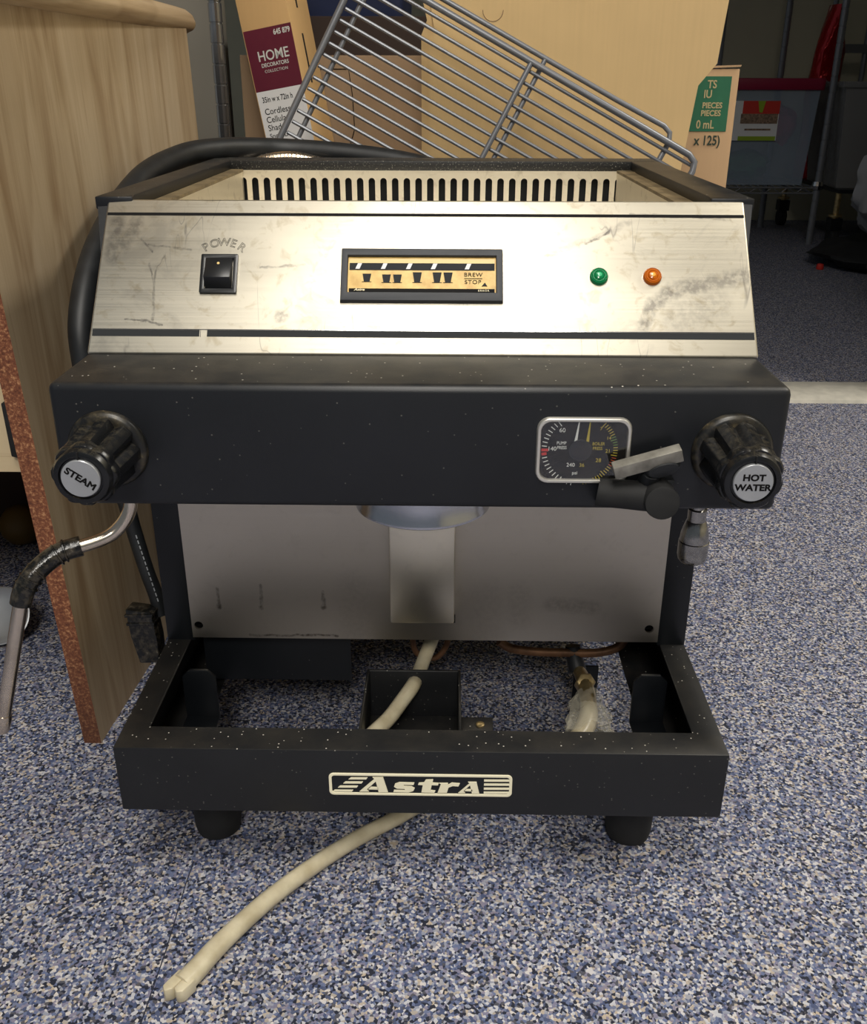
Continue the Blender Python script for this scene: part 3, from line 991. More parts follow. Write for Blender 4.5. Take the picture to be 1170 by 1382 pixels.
# ---------------------------------------------------------------- knobs
def knob(x, z, lines, rot, lab, lean):
    f0 = fF @ T(x, z, 0)
    ko = MB().lathe([(0.0232, 0.0), (0.0232, 0.0015), (0.0222, 0.0032), (0.0205, 0.0042), (0.018, 0.0044)], f0, 48).build('control_knob', 'knob_dusty', mc, smooth=True)
    ko['label'] = lab
    ax = f0 @ Matrix(((1, 0, lean[0], 0), (0, 1, lean[1], 0), (0, 0, 1, 0), (0, 0, 0, 1)))

    def wall(depth):
        def m(a, h):
            u = ((a + rot) / (2 * PI) * 8) % 1.0
            t = abs(u - 0.5) * 2           # 0 in the middle of a flute, 1 on a lobe
            return 1 - depth * (1 - min(1.0, t / 0.62))
        return m
    MB().lathe([(0.0200, 0.0036), (0.0200, 0.006), (0.0184, 0.026), (0.0178, 0.0335)], ax, 128, mod=wall(0.20)).build('grip', 'knob', ko, smooth=True)
    MB().lathe([(0.0166, 0.0305), (0.0180, 0.0330), (0.0184, 0.0350), (0.0182, 0.0385), (0.0172, 0.0400)], ax, 128, mod=wall(0.085)).build('lobed_rim', 'knob', ko, smooth=True)
    MB().lathe([(0.0166, 0.0380), (0.0163, 0.0404), (0.0150, 0.0432), (0.0132, 0.0440), (0.0122, 0.0440), (0.0116, 0.0425)], ax, 56).build('collar_ring', 'knob', ko, smooth=True)
    MB().lathe([(0.0107, 0.0415), (0.0107, 0.0441), (0.0103, 0.0446)], ax, 44).build('cap_disc', 'silver', ko, smooth=True)
    for i, (s_, sz, dy, ang) in enumerate(lines):
        text(s_, 'ink', ax @ T(0, 0, 0.0447) @ Matrix.Rotation(ang, 4, 'Z') @ T(0, dy, 0), sz, ko, sx=1.12, bold=0.00022)
    MB().box(-0.0004, 0.0004, 0.0112, 0.0150, 0.0424, 0.0445, ax).build('pointer_mark', 'dark', ko)
    return ko


knob(-0.1792, 0.3415, [('STEAM', 0.0054, 0.0, -0.62)], 0.05, 'left knob whose silver disc reads STEAM', (-0.02, -0.02))
knob(0.1800, 0.3428, [('HOT', 0.0050, 0.0030, 0.0), ('WATER', 0.0050, -0.0026, 0.0)], 0.30, 'right knob whose silver disc reads HOT WATER', (0.0, -0.03))

# ---------------------------------------------------------------- lever with silver bar beside the gauge
lv = MB().tube([(0.1375, -0.004, 0.3205), (0.1385, -0.018, 0.3190), (0.1392, -0.0255, 0.3180)], [0.0092, 0.0096, 0.0100], 22, 3).build('brew_lever', 'matte_rubber', mc, smooth=True)
lv['label'] = 'black rubber lever with a worn silver bar on it'
q = MB()
q.tube([(0.1045, -0.0130, 0.3185), (0.1075, -0.0135, 0.3183), (0.1200, -0.0150, 0.3180), (0.1300, -0.0160, 0.3175), (0.1400, -0.0165, 0.3170)],
       [0.0080, 0.0084, 0.0086, 0.0088, 0.0090], 14, 3)
q.build('lever_arm', 'matte_rubber', lv, smooth=True)
q = MB().lathe([(0.0092, 0.0), (0.0100, 0.0010), (0.0097, 0.0026), (0.0084, 0.0030)], frame((0.1393, -0.0258, 0.3180), (1, 0, 0), (0, 0.13, 1)), 28)
q.build('end_cap', 'matte_rubber', lv, smooth=True)
MB().box(0.1385, 0.1480, -0.016, -0.008, 0.3125, 0.3275).build('lever_block', 'rubber', lv, bevel=0.001)
fb = frame((0.1300, -0.0205, 0.3405), (1, 0, 0.31), (-0.30, -0.25, 1))
q = MB()
q.prism(rrect(0.0000, 0.0, 0.0390, 0.0080, 0.0004, 2), fb, -0.0035, 0.0035)
q.build('silver_bar', 'silver_bar', lv, bevel=0.0004)
q = MB().lathe([(0.0020, -0.004), (0.0090, -0.0035), (0.0105, 0.0), (0.0085, 0.0035), (0.0020, 0.004)], fb @ T(0.0075, -0.0062, 0.001) @ Matrix.Diagonal((1.0, 0.48, 1.0, 1)), 24)
q.build('clip', 'rubber', lv, smooth=True)
MB().tube([(0.1330, -0.012, 0.3230), (0.1335, -0.018, 0.3335)], [0.0062, 0.0058], 14).build('stem', 'rubber', lv, smooth=True)

# ---------------------------------------------------------------- steam wand
sw_ = MB().tube([(-0.1900, 0.050, 0.310), (-0.1905, 0.050, 0.292), (-0.1935, 0.048, 0.2755), (-0.2020, 0.044, 0.2640), (-0.2130, 0.038, 0.2590), (-0.2330, 0.028, 0.2560)],
                0.0046, 16, 5).build('steam_wand', 'tube_steel', mc, smooth=True)
MB().tube([(-0.2560, 0.010, 0.2350), (-0.2640, 0.006, 0.205), (-0.2795, -0.001, 0.1460)], [0.0047, 0.0047, 0.0045], 16, 4).build('lower_tube', 'tube_steel', sw_, smooth=True)
MB().tube([(-0.2790, -0.001, 0.1475), (-0.2797, -0.0012, 0.1445), (-0.2815, -0.002, 0.1375), (-0.2822, -0.0022, 0.1345)], [0.0047, 0.0052, 0.0050, 0.0038], 16).build('tip', 'tube_steel', sw_, smooth=True)
pth = [(-0.2225, 0.0325, 0.2578), (-0.2330, 0.0280, 0.2560), (-0.2420, 0.0220, 0.2515), (-0.2500, 0.0150, 0.2445), (-0.2550, 0.0110, 0.2365), (-0.2582, 0.0090, 0.2270)]
MB().tube(pth, [0.0068, 0.0068, 0.0070, 0.0070, 0.0070, 0.0068], 18, 5).build('grip_sleeve', 'tape', sw_, smooth=True)
for i in (0.9, 1.35, 2.7, 3.2, 3.7):
    k0 = int(i)
    A, B_ = Vector(pth[k0]), Vector(pth[k0 + 1])
    c_ = A.lerp(B_, i - k0)
    d_ = (B_ - A).normalized()
    MB().tube([c_ - d_ * 0.0010, c_ - d_ * 0.0004, c_ + d_ * 0.0004, c_ + d_ * 0.0010], [0.0066, 0.0078, 0.0078, 0.0066], 18).build('sleeve_rib', 'tape', sw_, smooth=True)

# ---------------------------------------------------------------- hot water spout
sp_ = MB().lathe([(0.0046, 0.308), (0.0046, 0.277), (0.0046, 0.274), (0.0062, 0.2735), (0.0062, 0.2655), (0.0066, 0.2650), (0.0082, 0.2600), (0.0094, 0.2550), (0.0097, 0.2510), (0.0097, 0.2506), (0.0102, 0.2500), (0.0102, 0.2400), (0.0094, 0.2365), (0.0080, 0.2350)],
                 T(0.1845, 0.06, 0.0025), 32).build('water_spout', 'spout_chrome', mc, smooth=True)

# ---------------------------------------------------------------- badge on the base
fA = frame((0, 0.0, 0), (1, 0, 0), (0, 0, 1))
bxc, bzc, bw, bh = 0.0004, 0.0925, 0.1265, 0.0186
bo = MB().ring(rrect(bxc, bzc, bw, bh, 0.0034), rrect(bxc, bzc, bw - 0.0040, bh - 0.0040, 0.0020), fA, 0, 0.0009).build('name_badge', 'badge_sheen_cream', mc, bevel=0.0002)
MB().prism(rrect(bxc, bzc, bw - 0.002, bh - 0.002, 0.003), fA, 0.0, 0.0003).build('badge_field', 'black', bo)
kb = bw / 990.0


def bp(px, py):
    return (bxc + (px - 593) * kb, bzc - (py - (148 + (px - 593) * 0.012)) * kb)


for (xa, xb, yy) in ((205, 308, 105), (175, 282, 133), (145, 255, 161), (115, 228, 189)):
    MB().prism([bp(xa, yy + 6), bp(xb - 8, yy + 6), bp(xb, yy - 6), bp(xa + 12, yy - 6)], fA, 0.0003, 0.0008).build('speed_line', 'badge_sheen_cream', bo)
for yy in (117, 144, 172, 199):
    MB().prism([bp(936, yy + 6), bp(1076, yy + 6), bp(1076, yy - 6), bp(936, yy - 6)], fA, 0.0003, 0.0008).build('speed_line', 'badge_sheen_cream', bo)


def glyph(polys):
    q = MB()
    for p in polys:
        pts = [bp(*c) for c in p]
        ar = sum(pts[i][0] * pts[(i + 1) % len(pts)][1] - pts[(i + 1) % len(pts)][0] * pts[i][1] for i in range(len(pts)))
        if ar < 0:
            pts.reverse()
        q.prism(pts, fA, 0.0003, 0.0009)
    return q.build('lettering', 'badge_sheen_cream', bo)


# A s t r A in wide slanted slab letters
glyph([[(262, 193), (345, 108), (335, 96), (392, 96), (417, 197), (366, 197), (352, 124), (302, 178), (313, 193)],
       [(310, 178), (324, 162), (362, 164), (366, 180)]])
glyph([[(446, 196), (450, 182), (506, 183), (510, 174), (466, 172), (450, 160), (456, 140), (480, 130), (560, 132), (556, 147), (504, 146), (501, 154), (546, 157), (562, 168), (554, 188), (528, 198)]])
glyph([[(598, 197), (606, 148), (580, 146), (584, 133), (612, 131), (622, 112), (662, 110), (658, 132), (692, 134), (688, 149), (654, 148), (648, 182), (674, 186), (668, 200)]])
glyph([[(686, 200), (704, 140), (694, 134), (742, 134), (741, 146), (762, 132), (806, 136), (798, 156), (768, 153), (745, 164), (736, 200)]])
glyph([[(798, 201), (858, 136), (850, 126), (896, 126), (912, 204), (872, 203), (861, 148), (826, 186), (836, 201)],
       [(832, 187), (842, 175), (872, 176), (875, 189)]])

# ---------------------------------------------------------------- things inside the base opening
dc = MB()
dc.ring(rect(-0.0470, 0.0292, 0.0300, 0.1310), rect(-0.0448, 0.0270, 0.0322, 0.1288), Matrix(), 0.054, 0.1003)
dc.box(-0.0470, 0.0292, 0.0300, 0.1310, 0.0540, 0.0560)
dc.build('drain_cup', 'black_dusty', mc, bevel=0.0010)
q = MB()
q.box(0.029, 0.054, 0.060, 0.092, 0.0800, 0.0825)
brk = q.build('cup_bracket', 'black_dusty', mc, bevel=0.0008)
MB().lathe([(0.0034, 0.0823), (0.0034, 0.0836), (0.0024, 0.0842)], T(0.0440, 0.0815), 16).build('screw', 'brass', brk, smooth=True)
MB().tube([(0.012, 0.200, 0.128), (0.0075, 0.180, 0.108), (-0.0018, 0.160, 0.090), (-0.0070, 0.138, 0.0870), (-0.0100, 0.120, 0.0905), (-0.0170, 0.110, 0.0850), (-0.0270, 0.094, 0.0790), (-0.038, 0.080, 0.0755), (-0.043, 0.072, 0.0750)],
          0.0060, 14, 5).build('drain_hose', 'tube', mc, smooth=True)
MB().tube([(-0.0130, 0.2, 0.125), (-0.0126, 0.2, 0.0875), (-0.0105, 0.2, 0.0745), (-0.004, 0.2, 0.0675), (0.0026, 0.2, 0.0660), (0.0095, 0.2, 0.0680), (0.0150, 0.2, 0.0750), (0.0188, 0.2, 0.0875), (0.0195, 0.2, 0.125)], 0.0026, 10, 5).build('looped_pipe', 'copper', mc, smooth=True)
MB().tube([(0.0640, 0.2, 0.0850), (0.0740, 0.2, 0.0780), (0.0947, 0.2, 0.0745), (0.125, 0.2, 0.0738), (0.1500, 0.2, 0.0740), (0.1660, 0.2, 0.0785), (0.1735, 0.2, 0.0870), (0.1760, 0.2, 0.1100)], 0.0040, 10, 4).build('copper_pipe', 'copper', mc, smooth=True)
vo_ = MB().box(0.1345, 0.1570, 0.2185, 0.2205, 0.0, 0.0475).build('valve_plate', 'black', mc)
MB().tube([(0.1300, 0.205, 0.078), (0.1310, 0.202, 0.070), (0.1345, 0.196, 0.058)], [0.0068, 0.0072, 0.0078], 14, 3).build('inlet_elbow', 'rubber', vo_, smooth=True)
fN = frame((0.1365, 0.1640, 0.0665), (1, 0, 0), (0, 0.75, 0.65))
MB().lathe([(0.0078, -0.010), (0.0086, -0.009), (0.0086, 0.003), (0.0076, 0.0045)], fN, 6).build('hex_nut', 'brass', vo_, bevel=0.0006)
MB().tube([(0.1355, 0.190, 0.060), (0.1365, 0.166, 0.0650), (0.1368, 0.150, 0.0630), (0.1372, 0.140, 0.0600)], [0.0058, 0.0066, 0.0072, 0.0066], 14, 3).build('fitting', 'brass', vo_, smooth=True)
wr = MB()
nr, ns = 18, 26
vs, fs = [], []
for i in range(nr):
    t = i / (nr - 1)
    c_ = Vector((0.1370, 0.148, 0.0625)).lerp(Vector((0.1330, 0.104, 0.0475)), t)
    for k in range(ns):
        a = 2 * PI * k / ns
        r_ = 0.0085 + 0.0085 * t ** 0.8
        r_ *= 1 + 0.40 * noise.noise(Vector((math.cos(a) * 2.6, math.sin(a) * 2.6, t * 5)))
        vs.append(c_ + Vector((math.cos(a) * r_ * 1.25, math.sin(a) * r_ * 0.5, math.sin(a) * r_ * 0.85)))
for i in range(nr - 1):
    for k in range(ns):
        j = (k + 1) % ns
        fs.append((i * ns + k, i * ns + j, (i + 1) * ns + j, (i + 1) * ns + k))
wr._add(vs, fs)
wr.build('plastic_wrap', 'wrap', vo_, smooth=True)
MB().tube([(0.1372, 0.146, 0.0610), (0.1355, 0.130, 0.0565), (0.1290, 0.115, 0.0515), (0.1190, 0.104, 0.0500), (0.108, 0.097, 0.050)], [0.0066, 0.0080, 0.0084, 0.0070, 0.0056], 12, 4).build('wrapped_fitting', 'tube', vo_, smooth=True)

# ---------------------------------------------------------------- hose and cord at the machine's left and back
co = MB().tube([(0.060, 0.485, 0.440), (-0.0195, 0.500, 0.4600), (-0.0960, 0.512, 0.4690), (-0.1640, 0.512, 0.4730), (-0.2100, 0.472, 0.4750), (-0.2380, 0.425, 0.4710), (-0.2540, 0.345, 0.4560), (-0.2595, 0.245, 0.4190), (-0.2590, 0.188, 0.3790), (-0.2570, 0.172, 0.3400), (-0.2550, 0.180, 0.2800), (-0.2510, 0.196, 0.2280), (-0.2450, 0.195, 0.1900), (-0.2370, 0.188, 0.1600), (-0.2300, 0.183, 0.1380), (-0.2265, 0.180, 0.1200)],
          [0.0095, 0.0103, 0.0108, 0.0108, 0.0108, 0.0106, 0.0104, 0.0100, 0.0095, 0.0090, 0.0080, 0.0068, 0.0064, 0.0062, 0.0062, 0.0062], 18, 6).build('power_cord', 'rubber', mc, smooth=True)
q = MB()
fpl = frame((-0.2370, 0.172, 0.1075), (1, -0.1, 0.10), (-0.13, 0.05, 1))
q.prism([(-0.0095, -0.026), (0.0085, -0.026), (0.0108, -0.004), (0.0105, 0.022), (-0.0120, 0.026), (-0.0125, 0.0)], fpl, -0.008, 0.008)
q.build('plug', 'tape', co, bevel=0.0016)
for yy in (0.012, 0.020):
    MB().prism(rect(-0.0132, 0.0118, yy - 0.0013, yy + 0.0013), fpl, -0.0092, 0.0092).build('plug_rib', 'tape', co, bevel=0.0006)
for i in range(13):
    t = i / 12
    c_ = Vector((-0.2440, 0.1945, 0.1880)).lerp(Vector((-0.2290, 0.1825, 0.1350)), t)
    d_ = Vector((0.0150, -0.0120, -0.053)).normalized()
    fz = frame(c_ + Vector((0.0024, -0.0057, 0.0012)), d_, d_.cross(Vector((0.35, -0.9, 0.15))))
    MB().prism(rect(-0.0016, 0.0014, -0.0004, 0.0005), fz, -0.0006, 0.0003).build('cord_print', 'silver', co)
# braided hose just behind the left rear corner
br = [(-0.190, 0.490, 0.4560), (-0.168, 0.492, 0.4640), (-0.140, 0.494, 0.4660), (-0.110, 0.494, 0.4600)]
bho = MB().tube(br, 0.0062, 12, 6).build('braided_hose', 'tube_steel', mc, smooth=True)
for i in range(24):
    t = i / 23 * 2.99
    k0 = int(t)
    p0, p1 = Vector(br[k0]), Vector(br[k0 + 1])
    c_ = p0.lerp(p1, t - k0)
    d_ = (p1 - p0).normalized()
    MB().tube([c_ - d_ * 0.0009, c_, c_ + d_ * 0.0009], [0.0060, 0.0071, 0.0060], 10).build('braid_ring', 'tube_steel', bho, smooth=True)

# ---------------------------------------------------------------- tube lying on the floor
dtb = MB().tube([(0.05, 0.16, 0.0075), (0.028, 0.108, 0.0075), (-0.0122, 0.0687, 0.0075), (-0.0505, 0.0377, 0.0075), (-0.0806, 0.0082, 0.0075), (-0.1078, -0.0239, 0.0075), (-0.1315, -0.0597, 0.0075), (-0.1440, -0.0830, 0.0072), (-0.1500, -0.0935, 0.0070)],
                [0.0055, 0.0056, 0.0058, 0.0060, 0.0062, 0.0064, 0.0068, 0.0072, 0.0074], 16, 5).build('drain_tube', 'tube', smooth=True)
tag(dtb, 'long cloudy cream plastic tube lying on the carpet, coming from under the machine', 'tube')
q = MB()
dE = Vector((-0.545, -0.838, -0.02)).normalized()
sE = Vector((0.838, -0.545, 0.0))
for s0, ln, wd in ((-0.0036, 0.0135, 0.0040), (0.0036, 0.0100, 0.0038)):
    o_ = Vector((-0.1492, -0.0922, 0.0068)) + sE * s0
    q.prism([(-wd, -0.004), (wd, -0.004), (wd * 0.95, ln * 0.7), (wd * 0.2, ln), (-wd * 0.9, ln * 0.82)], frame(o_, sE, dE), -0.0050, 0.0056)
q.build('split_end', 'tube', dtb, bevel=0.0014)

# ------------------------------------------------------------------ desk at the left
dk = thing('wooden_desk', 'oak laminate desk with raw brown panel edge, left of the machine', 'desk', (-0.45, 0.40, 0))
q = MB()
lean = -0.0085
pe = [(0.1595, 0.0), (0.640, 0.0), (0.638, 0.600), (0.132, 0.600)]


def side(x0, x1):
    vs = []
    for x in (x0, x1):
        for (y, z) in pe:
            vs.append((x + (0.056 * (y - 0.16)) + lean * z / 0.43, y, z))
    return vs


q._add(side(-0.3028, -0.2877), [(0, 1, 2, 3), (7, 6, 5, 4), (0, 4, 5, 1), (1, 5, 6, 2), (2, 6, 7, 3)], 0)
q._add(side(-0.3028, -0.2877), [(0, 3, 7, 4)], 1)
q.build('side_panel', ['wood', 'raw_edge'], dk)
q = MB()
prof = [(-0.305, 0.0), (-0.2800, 0.0), (-0.2715, 0.004), (-0.2690, 0.010), (-0.2720, 0.018), (-0.2800, 0.024), (-0.290, 0.027), (-0.305, 0.028)]
q.prism(prof, Matrix(((1, 0, 0, 0), (0, 0, 1, 0), (0, 1, 0, 0.5850), (0, 0, 0, 1))) @ Matrix.Identity(4), 0.06, 0.672)
q.build('edge_moulding', 'wood_edge', dk, bevel=0.002, smooth=True)
MB().box(-0.80, -0.300, 0.10, 0.645, 0.585, 0.609).build('desk_top', 'wood', dk)
MB().box(-0.325, -0.2995, 0.07, 0.600, 0.6046, 0.78).build('upper_panel', 'wood', dk)
MB().box(-0.324, -0.2992, 0.6005, 0.6085, 0.6046, 0.78).build('panel_edge_strip', 'white_paper', dk)
MB().box(-0.80, -0.3150, 0.176, 0.194, 0.2515, 0.577).build('drawer_front', 'ply', dk, bevel=0.001)
dro = bpy.data.objects['drawer_front']
h_ = MB()
h_.prism([(-0.0020, -0.020), (0.0030, -0.0215), (0.0030, 0.0225), (-0.0025, 0.0235)], frame((-0.3225, 0.176, 0.2875), (1, 0, 0), (-0.07, 0, 1)), 0, 0.007)
h_.build('handle', 'matte_rubber', dro, bevel=0.0008)
MB().box(-0.80, -0.3150, 0.194, 0.62, 0.2530, 0.266).build('drawer_bottom', 'ply', dk)
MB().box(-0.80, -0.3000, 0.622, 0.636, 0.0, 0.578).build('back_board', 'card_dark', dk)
MB().box(-0.815, -0.800, 0.16, 0.64, 0.0, 0.600).build('side_panel', 'wood', dk)

# things in the dark under the desk
dish = MB().lathe([(0.0060, 0.0), (0.0200, 0.0010), (0.0285, 0.0050), (0.0305, 0.0100), (0.0292, 0.0105), (0.0270, 0.0070), (0.0190, 0.0035), (0.004, 0.0030)],
                  frame((-0.4450, 0.335, 0.0240), (1, 0, 0), (0, 0.62, 0.78)), 36).build('metal_lid', 'silver', smooth=True)
tag(dish, 'round dull metal lid lying tilted on carpet under the desk', 'lid')
q = MB().lathe([(0.004, -0.026), (0.016, -0.021), (0.024, -0.010), (0.026, 0.0), (0.024, 0.010), (0.016, 0.021), (0.004, 0.026)], T(-0.520, 0.560, 0.026), 24).build('yellow_ball', 'yellow', smooth=True)
tag(q, 'dull yellow ball barely visible in the dark under the desk', 'ball')

# ------------------------------------------------------------------ wire rack leaning behind the machine
rk = thing('wire_rack', 'grey coated wire fridge shelf leaning behind the machine, standing on one corner', 'rack', (0.03, 0.52, 0))
TL = Vector((-0.075, 0.629, 0.646))
ux = Vector((0.883, -0.081, -0.461)).normalized()
ul = Vector((-0.49, -0.151, -0.858))
ul = (ul - ux * ul.dot(ux)).normalized()
nn = ux.cross(ul).normalized()
if nn.y > 0:
    nn = -nn      # towards the viewer
RW, RH = 0.4105, 0.386


def rp(a, b_, h=0.0):
    return TL + ux * a + ul * b_ + nn * h


def rod(name, pts, r, n=10, sub=1):
    return MB().tube([rp(*p) for p in pts], r, n, sub).build(name, 'rack_wire', rk, smooth=True)


cr = 0.012
# front frame loop
rod('outer_frame', [(-0.0045, RH * 0.5, 0.0045), (-0.0045, 0.01, 0.0045), (0.0, 0.0, 0.0045), (0.02, -0.0015, 0.0045), (0.19, -0.0015, 0.0045), (RW - 0.012, -0.0010, 0.0045), (RW - 0.003, 0.003, 0.0045), (RW, 0.012, 0.0045),
                    (RW - 0.0005, RH * 0.5, 0.0045), (RW - 0.001, RH - 0.012, 0.0045), (RW - 0.012, RH, 0.0045), (0.2, RH, 0.0045), (0.010, RH, 0.0045), (-0.0045, RH - 0.012, 0.0045), (-0.0045, RH * 0.5, 0.0045)], 0.0036, 12)
# rear guard rail, offset up and outward
rod('guard_rail', [(0.012, 0.03, -0.004), (0.013, -0.004, -0.004), (0.020, -0.0125, -0.004), (0.09, -0.0128, -0.004), (0.30, -0.0135, -0.004), (0.360, -0.0150, -0.004), (0.369, -0.0120, -0.004), (0.373, -0.004, -0.004), (0.373, 0.03, -0.004)], 0.0029, 12)
rod('cross_bar', [(0.2005, -0.002, 0.0048), (0.2005, RH, 0.0048)], 0.0030, 12)
for a_ in (0.0115, 0.2120, 0.3735):
    rod('cross_bar', [(a_, 0.0 if a_ != 0.212 else -0.0125, -0.0042), (a_, RH - 0.002, -0.0042)], 0.0028, 12)
wire0 = None
bb = 0.0067
while bb < RH - 0.006:
    o = MB().tube([rp(-0.0008, bb, 0.0), rp(RW - 0.003, bb, 0.0)], 0.0020, 8).build('wire', 'rack_wire', rk, smooth=True)
    bb += 0.01275

# ------------------------------------------------------------------ boxes behind
# big flattened cardboard box
cb = thing('flattened_cardboard_box', 'large flat kraft cardboard sheet standing upright behind the wire rack', 'cardboard', (0.15, 0.66, 0))
fC = frame((0, 0.662, 0), (1, 0, 0), (0, 0.035, 1))
out = [(-0.010, 0.0), (0.270, 0.0), (0.287, 0.425), (0.3000, 0.533), (0.3190, 0.556), (0.3225, 0.595), (0.3270, 0.640), (0.327, 0.80), (-0.0075, 0.80), (-0.0070, 0.615), (-0.0030, 0.590), (-0.0085, 0.570), (-0.0090, 0.30)]
q = MB()
q.prism(out, fC, -0.0035, 0.0)
q.build('front_sheet', 'card', cb)
out2 = [(-0.0165, 0.0), (0.268, 0.0), (0.285, 0.425), (0.2985, 0.533), (0.318, 0.556), (0.3215, 0.80), (-0.0165, 0.80), (-0.0160, 0.62), (-0.011, 0.60), (-0.0175, 0.585)]
MB().prism(out2, fC, -0.0085, -0.005).build('rear_sheet', 'card', cb)

MB().tube([(0.063 + 0.0 + 0.0115 * math.cos(a / 10 * PI + PI), 0.6615 + 0.035 * 0.61 - 0.0001, 0.6095 + 0.0115 * math.sin(a / 10 * PI + PI)) for a in range(11)], 0.0004, 5).build('thumb_notch', 'card_brown', cb)
# tall blind box with a maroon label, tilted
hb = thing('window_shade_box', 'tall narrow kraft box with maroon and white printed label, tilted left', 'box', (-0.2, 0.72, 0))
fH = frame((-0.2060, 0.700, 0.4800), (0.965, -0.20, 0.165), (-0.168, 0.01, 0.985))
fH0 = fH
WB, DB = 0.0605, 0.072
nz = fH.to_3x3() @ Vector((0, 0, 1))
q = MB()
q.prism(rect(0, WB, -0.462, 0.44), fH, -DB, 0.0)
q.build('carton', 'card_home', hb, bevel=0.0008)
MB().prism(rect(0.0012, WB - 0.0004, 0.0440, 0.1090), fH, 0.0, 0.0003).build('maroon_label', 'maroon', hb)
MB().prism(rect(0.0012, WB - 0.0004, -0.090, 0.0440), fH, 0.0, 0.0003).build('white_label', 'white_paper', hb)


def ht(s_, x, y, sz, m_='white_print', **kw):
    return text(s_, m_, fH @ T(x, y, 0.0004), sz, hb, **kw)


ht('645 879', 0.0580, 0.1025, 0.0078, align='RIGHT', off=0.00025, sx=0.8)
ht('HOME', 0.0320, 0.0800, 0.0150, off=0.00015, sx=0.92)
ht('DECORATORS', 0.0320, 0.0705, 0.0058, off=0.0001, sx=0.90)
ht('COLLECTION', 0.0320, 0.0640, 0.0044, sx=1.0, sp=1.1)
ht('35in w x 72in h', 0.0065, 0.0345, 0.0086, 'ink', align='LEFT', sx=0.72, bold=0.00012)
ht('Cordless', 0.0065, 0.0215, 0.0096, 'ink', align='LEFT', sx=0.95)
ht('Cellular', 0.0065, 0.0125, 0.0096, 'ink', align='LEFT', sx=0.95)
ht('Shade', 0.0065, 0.0035, 0.0096, 'ink', align='LEFT', sx=0.95)
ht('Snow D', 0.0065, -0.0055, 0.0078, 'ink', align='LEFT', sx=0.95)
fHs = fH @ Matrix(((0, 0, 1, WB), (0, 1, 0, 0), (-1, 0, 0, 0), (0, 0, 0, 1)))   # right-hand side face: x runs back
for y0, y1 in ((0.125, 0.165), (0.045, 0.098)):
    MB().prism(rect(0.030, 0.0345, y0, y1), fHs, 0.0, 0.0003).build('slit', 'dark', hb)

# brown carton behind the rack
bc = thing('brown_carton', 'brown cardboard box with a cut handle outline, behind the wire rack', 'box', (-0.14, 0.95, 0))
q = MB()
q.box(-0.249, 0.130, 0.800, 0.905, 0, 0.566)
q.build('carton', 'card_brown', bc, bevel=0.001)
q = MB()
hp = [(-0.155, 0.5505), (-0.1125, 0.5505), (-0.1085, 0.520), (-0.1070, 0.480), (-0.1130, 0.462), (-0.1250, 0.448)]
q.tube([Vector((x, 0.7996, z)) for x, z in hp], 0.0006, 6)
q.build('handle_outline', 'ink', bc)
MB().box(-0.1995, -0.1975, 0.7992, 0.8005, 0.30, 0.49).build('slit', 'dark', bc)

# chrome shelving post with grooves
ps = thing('wire_shelving', 'chrome wire shelving unit with ringed post behind the desk', 'shelf', (-0.28, 0.93, 0))
for (pxx, pyy) in ((-0.3040, 0.930), (0.60, 0.930 + 0.62), (-0.2700, 1.55)):
    if pxx > 0:
        continue
    prof = []
    z = 0.0
    while z < 1.5:
        prof += [(0.0092, z), (0.0092, z + 0.0225), (0.0080, z + 0.0232), (0.0080, z + 0.0248)]
        z += 0.0254
    MB().lathe(prof, T(pxx, pyy), 18).build('post', 'post_chrome', ps, smooth=False)
q = MB()
for zz in (0.115, 1.25):
    q2 = MB()
    q2.tube([(-0.287, 0.93, zz), (-0.287, 1.55, zz)], 0.003, 8)
    q2.tube([(-0.287, 0.93, zz), (0.02, 0.93, zz)], 0.003, 8)
    q2.tube([(-0.287, 1.55, zz), (0.02, 1.55, zz)], 0.003, 8)
    q2.tube([(0.02, 0.93, zz), (0.02, 1.55, zz)], 0.003, 8)
    sh = q2.build('shelf_frame', 'chrome', ps)
    for i in range(12):
        MB().tube([(-0.287 + i * 0.0275, 0.93, zz + 0.004), (-0.287 + i * 0.0275, 1.55, zz + 0.004)], 0.0018, 6).build('shelf_wire', 'chrome', sh)
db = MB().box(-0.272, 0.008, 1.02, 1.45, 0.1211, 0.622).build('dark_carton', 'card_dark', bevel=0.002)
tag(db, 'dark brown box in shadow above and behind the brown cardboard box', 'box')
nb = MB()
nb.ring(rrect(-0.15, 1.23, 0.19, 0.36, 0.02), rrect(-0.15, 1.23, 0.178, 0.348, 0.016), Matrix(), 0.6222, 0.76)
nb.box(-0.235, -0.065, 1.06, 1.40, 0.6222, 0.628)
nbo = nb.build('navy_crate', 'navy', bevel=0.001)
tag(nbo, 'navy blue plastic crate on the dark brown box, behind the rack top', 'crate')

# tan carton with green label at right
tc = thing('cup_carton', 'tan cardboard carton with green label reading PIECES, right of the flat cardboard', 'box', (0.29, 1.06, 0))
q = MB()
q.box(0.14, 0.432, 1.0, 1.14, 0, 0.5540)
q.build('carton', 'card_carton', tc, bevel=0.0015)
q = MB()
q.prism([(0.0, 0.0), (0.060, 0.0025), (0.0610, 0.0050), (0.0, 0.0030)], frame((0.372, 1.0, 0.5540), (1, 0, 0), (0, 0, 1)), -0.12, 0.002)
q.build('top_flap', 'card_carton', tc)
MB().box(0.15, 0.4215, 0.9990, 1.0, 0.4700, 0.5440).build('green_label', 'label_green', tc)


def ct(s_, x, z, sz, m_, **kw):
    return text(s_, m_, frame((x, 0.9986, z), (1, 0, 0), (0, 0, 1)), sz, tc, **kw)


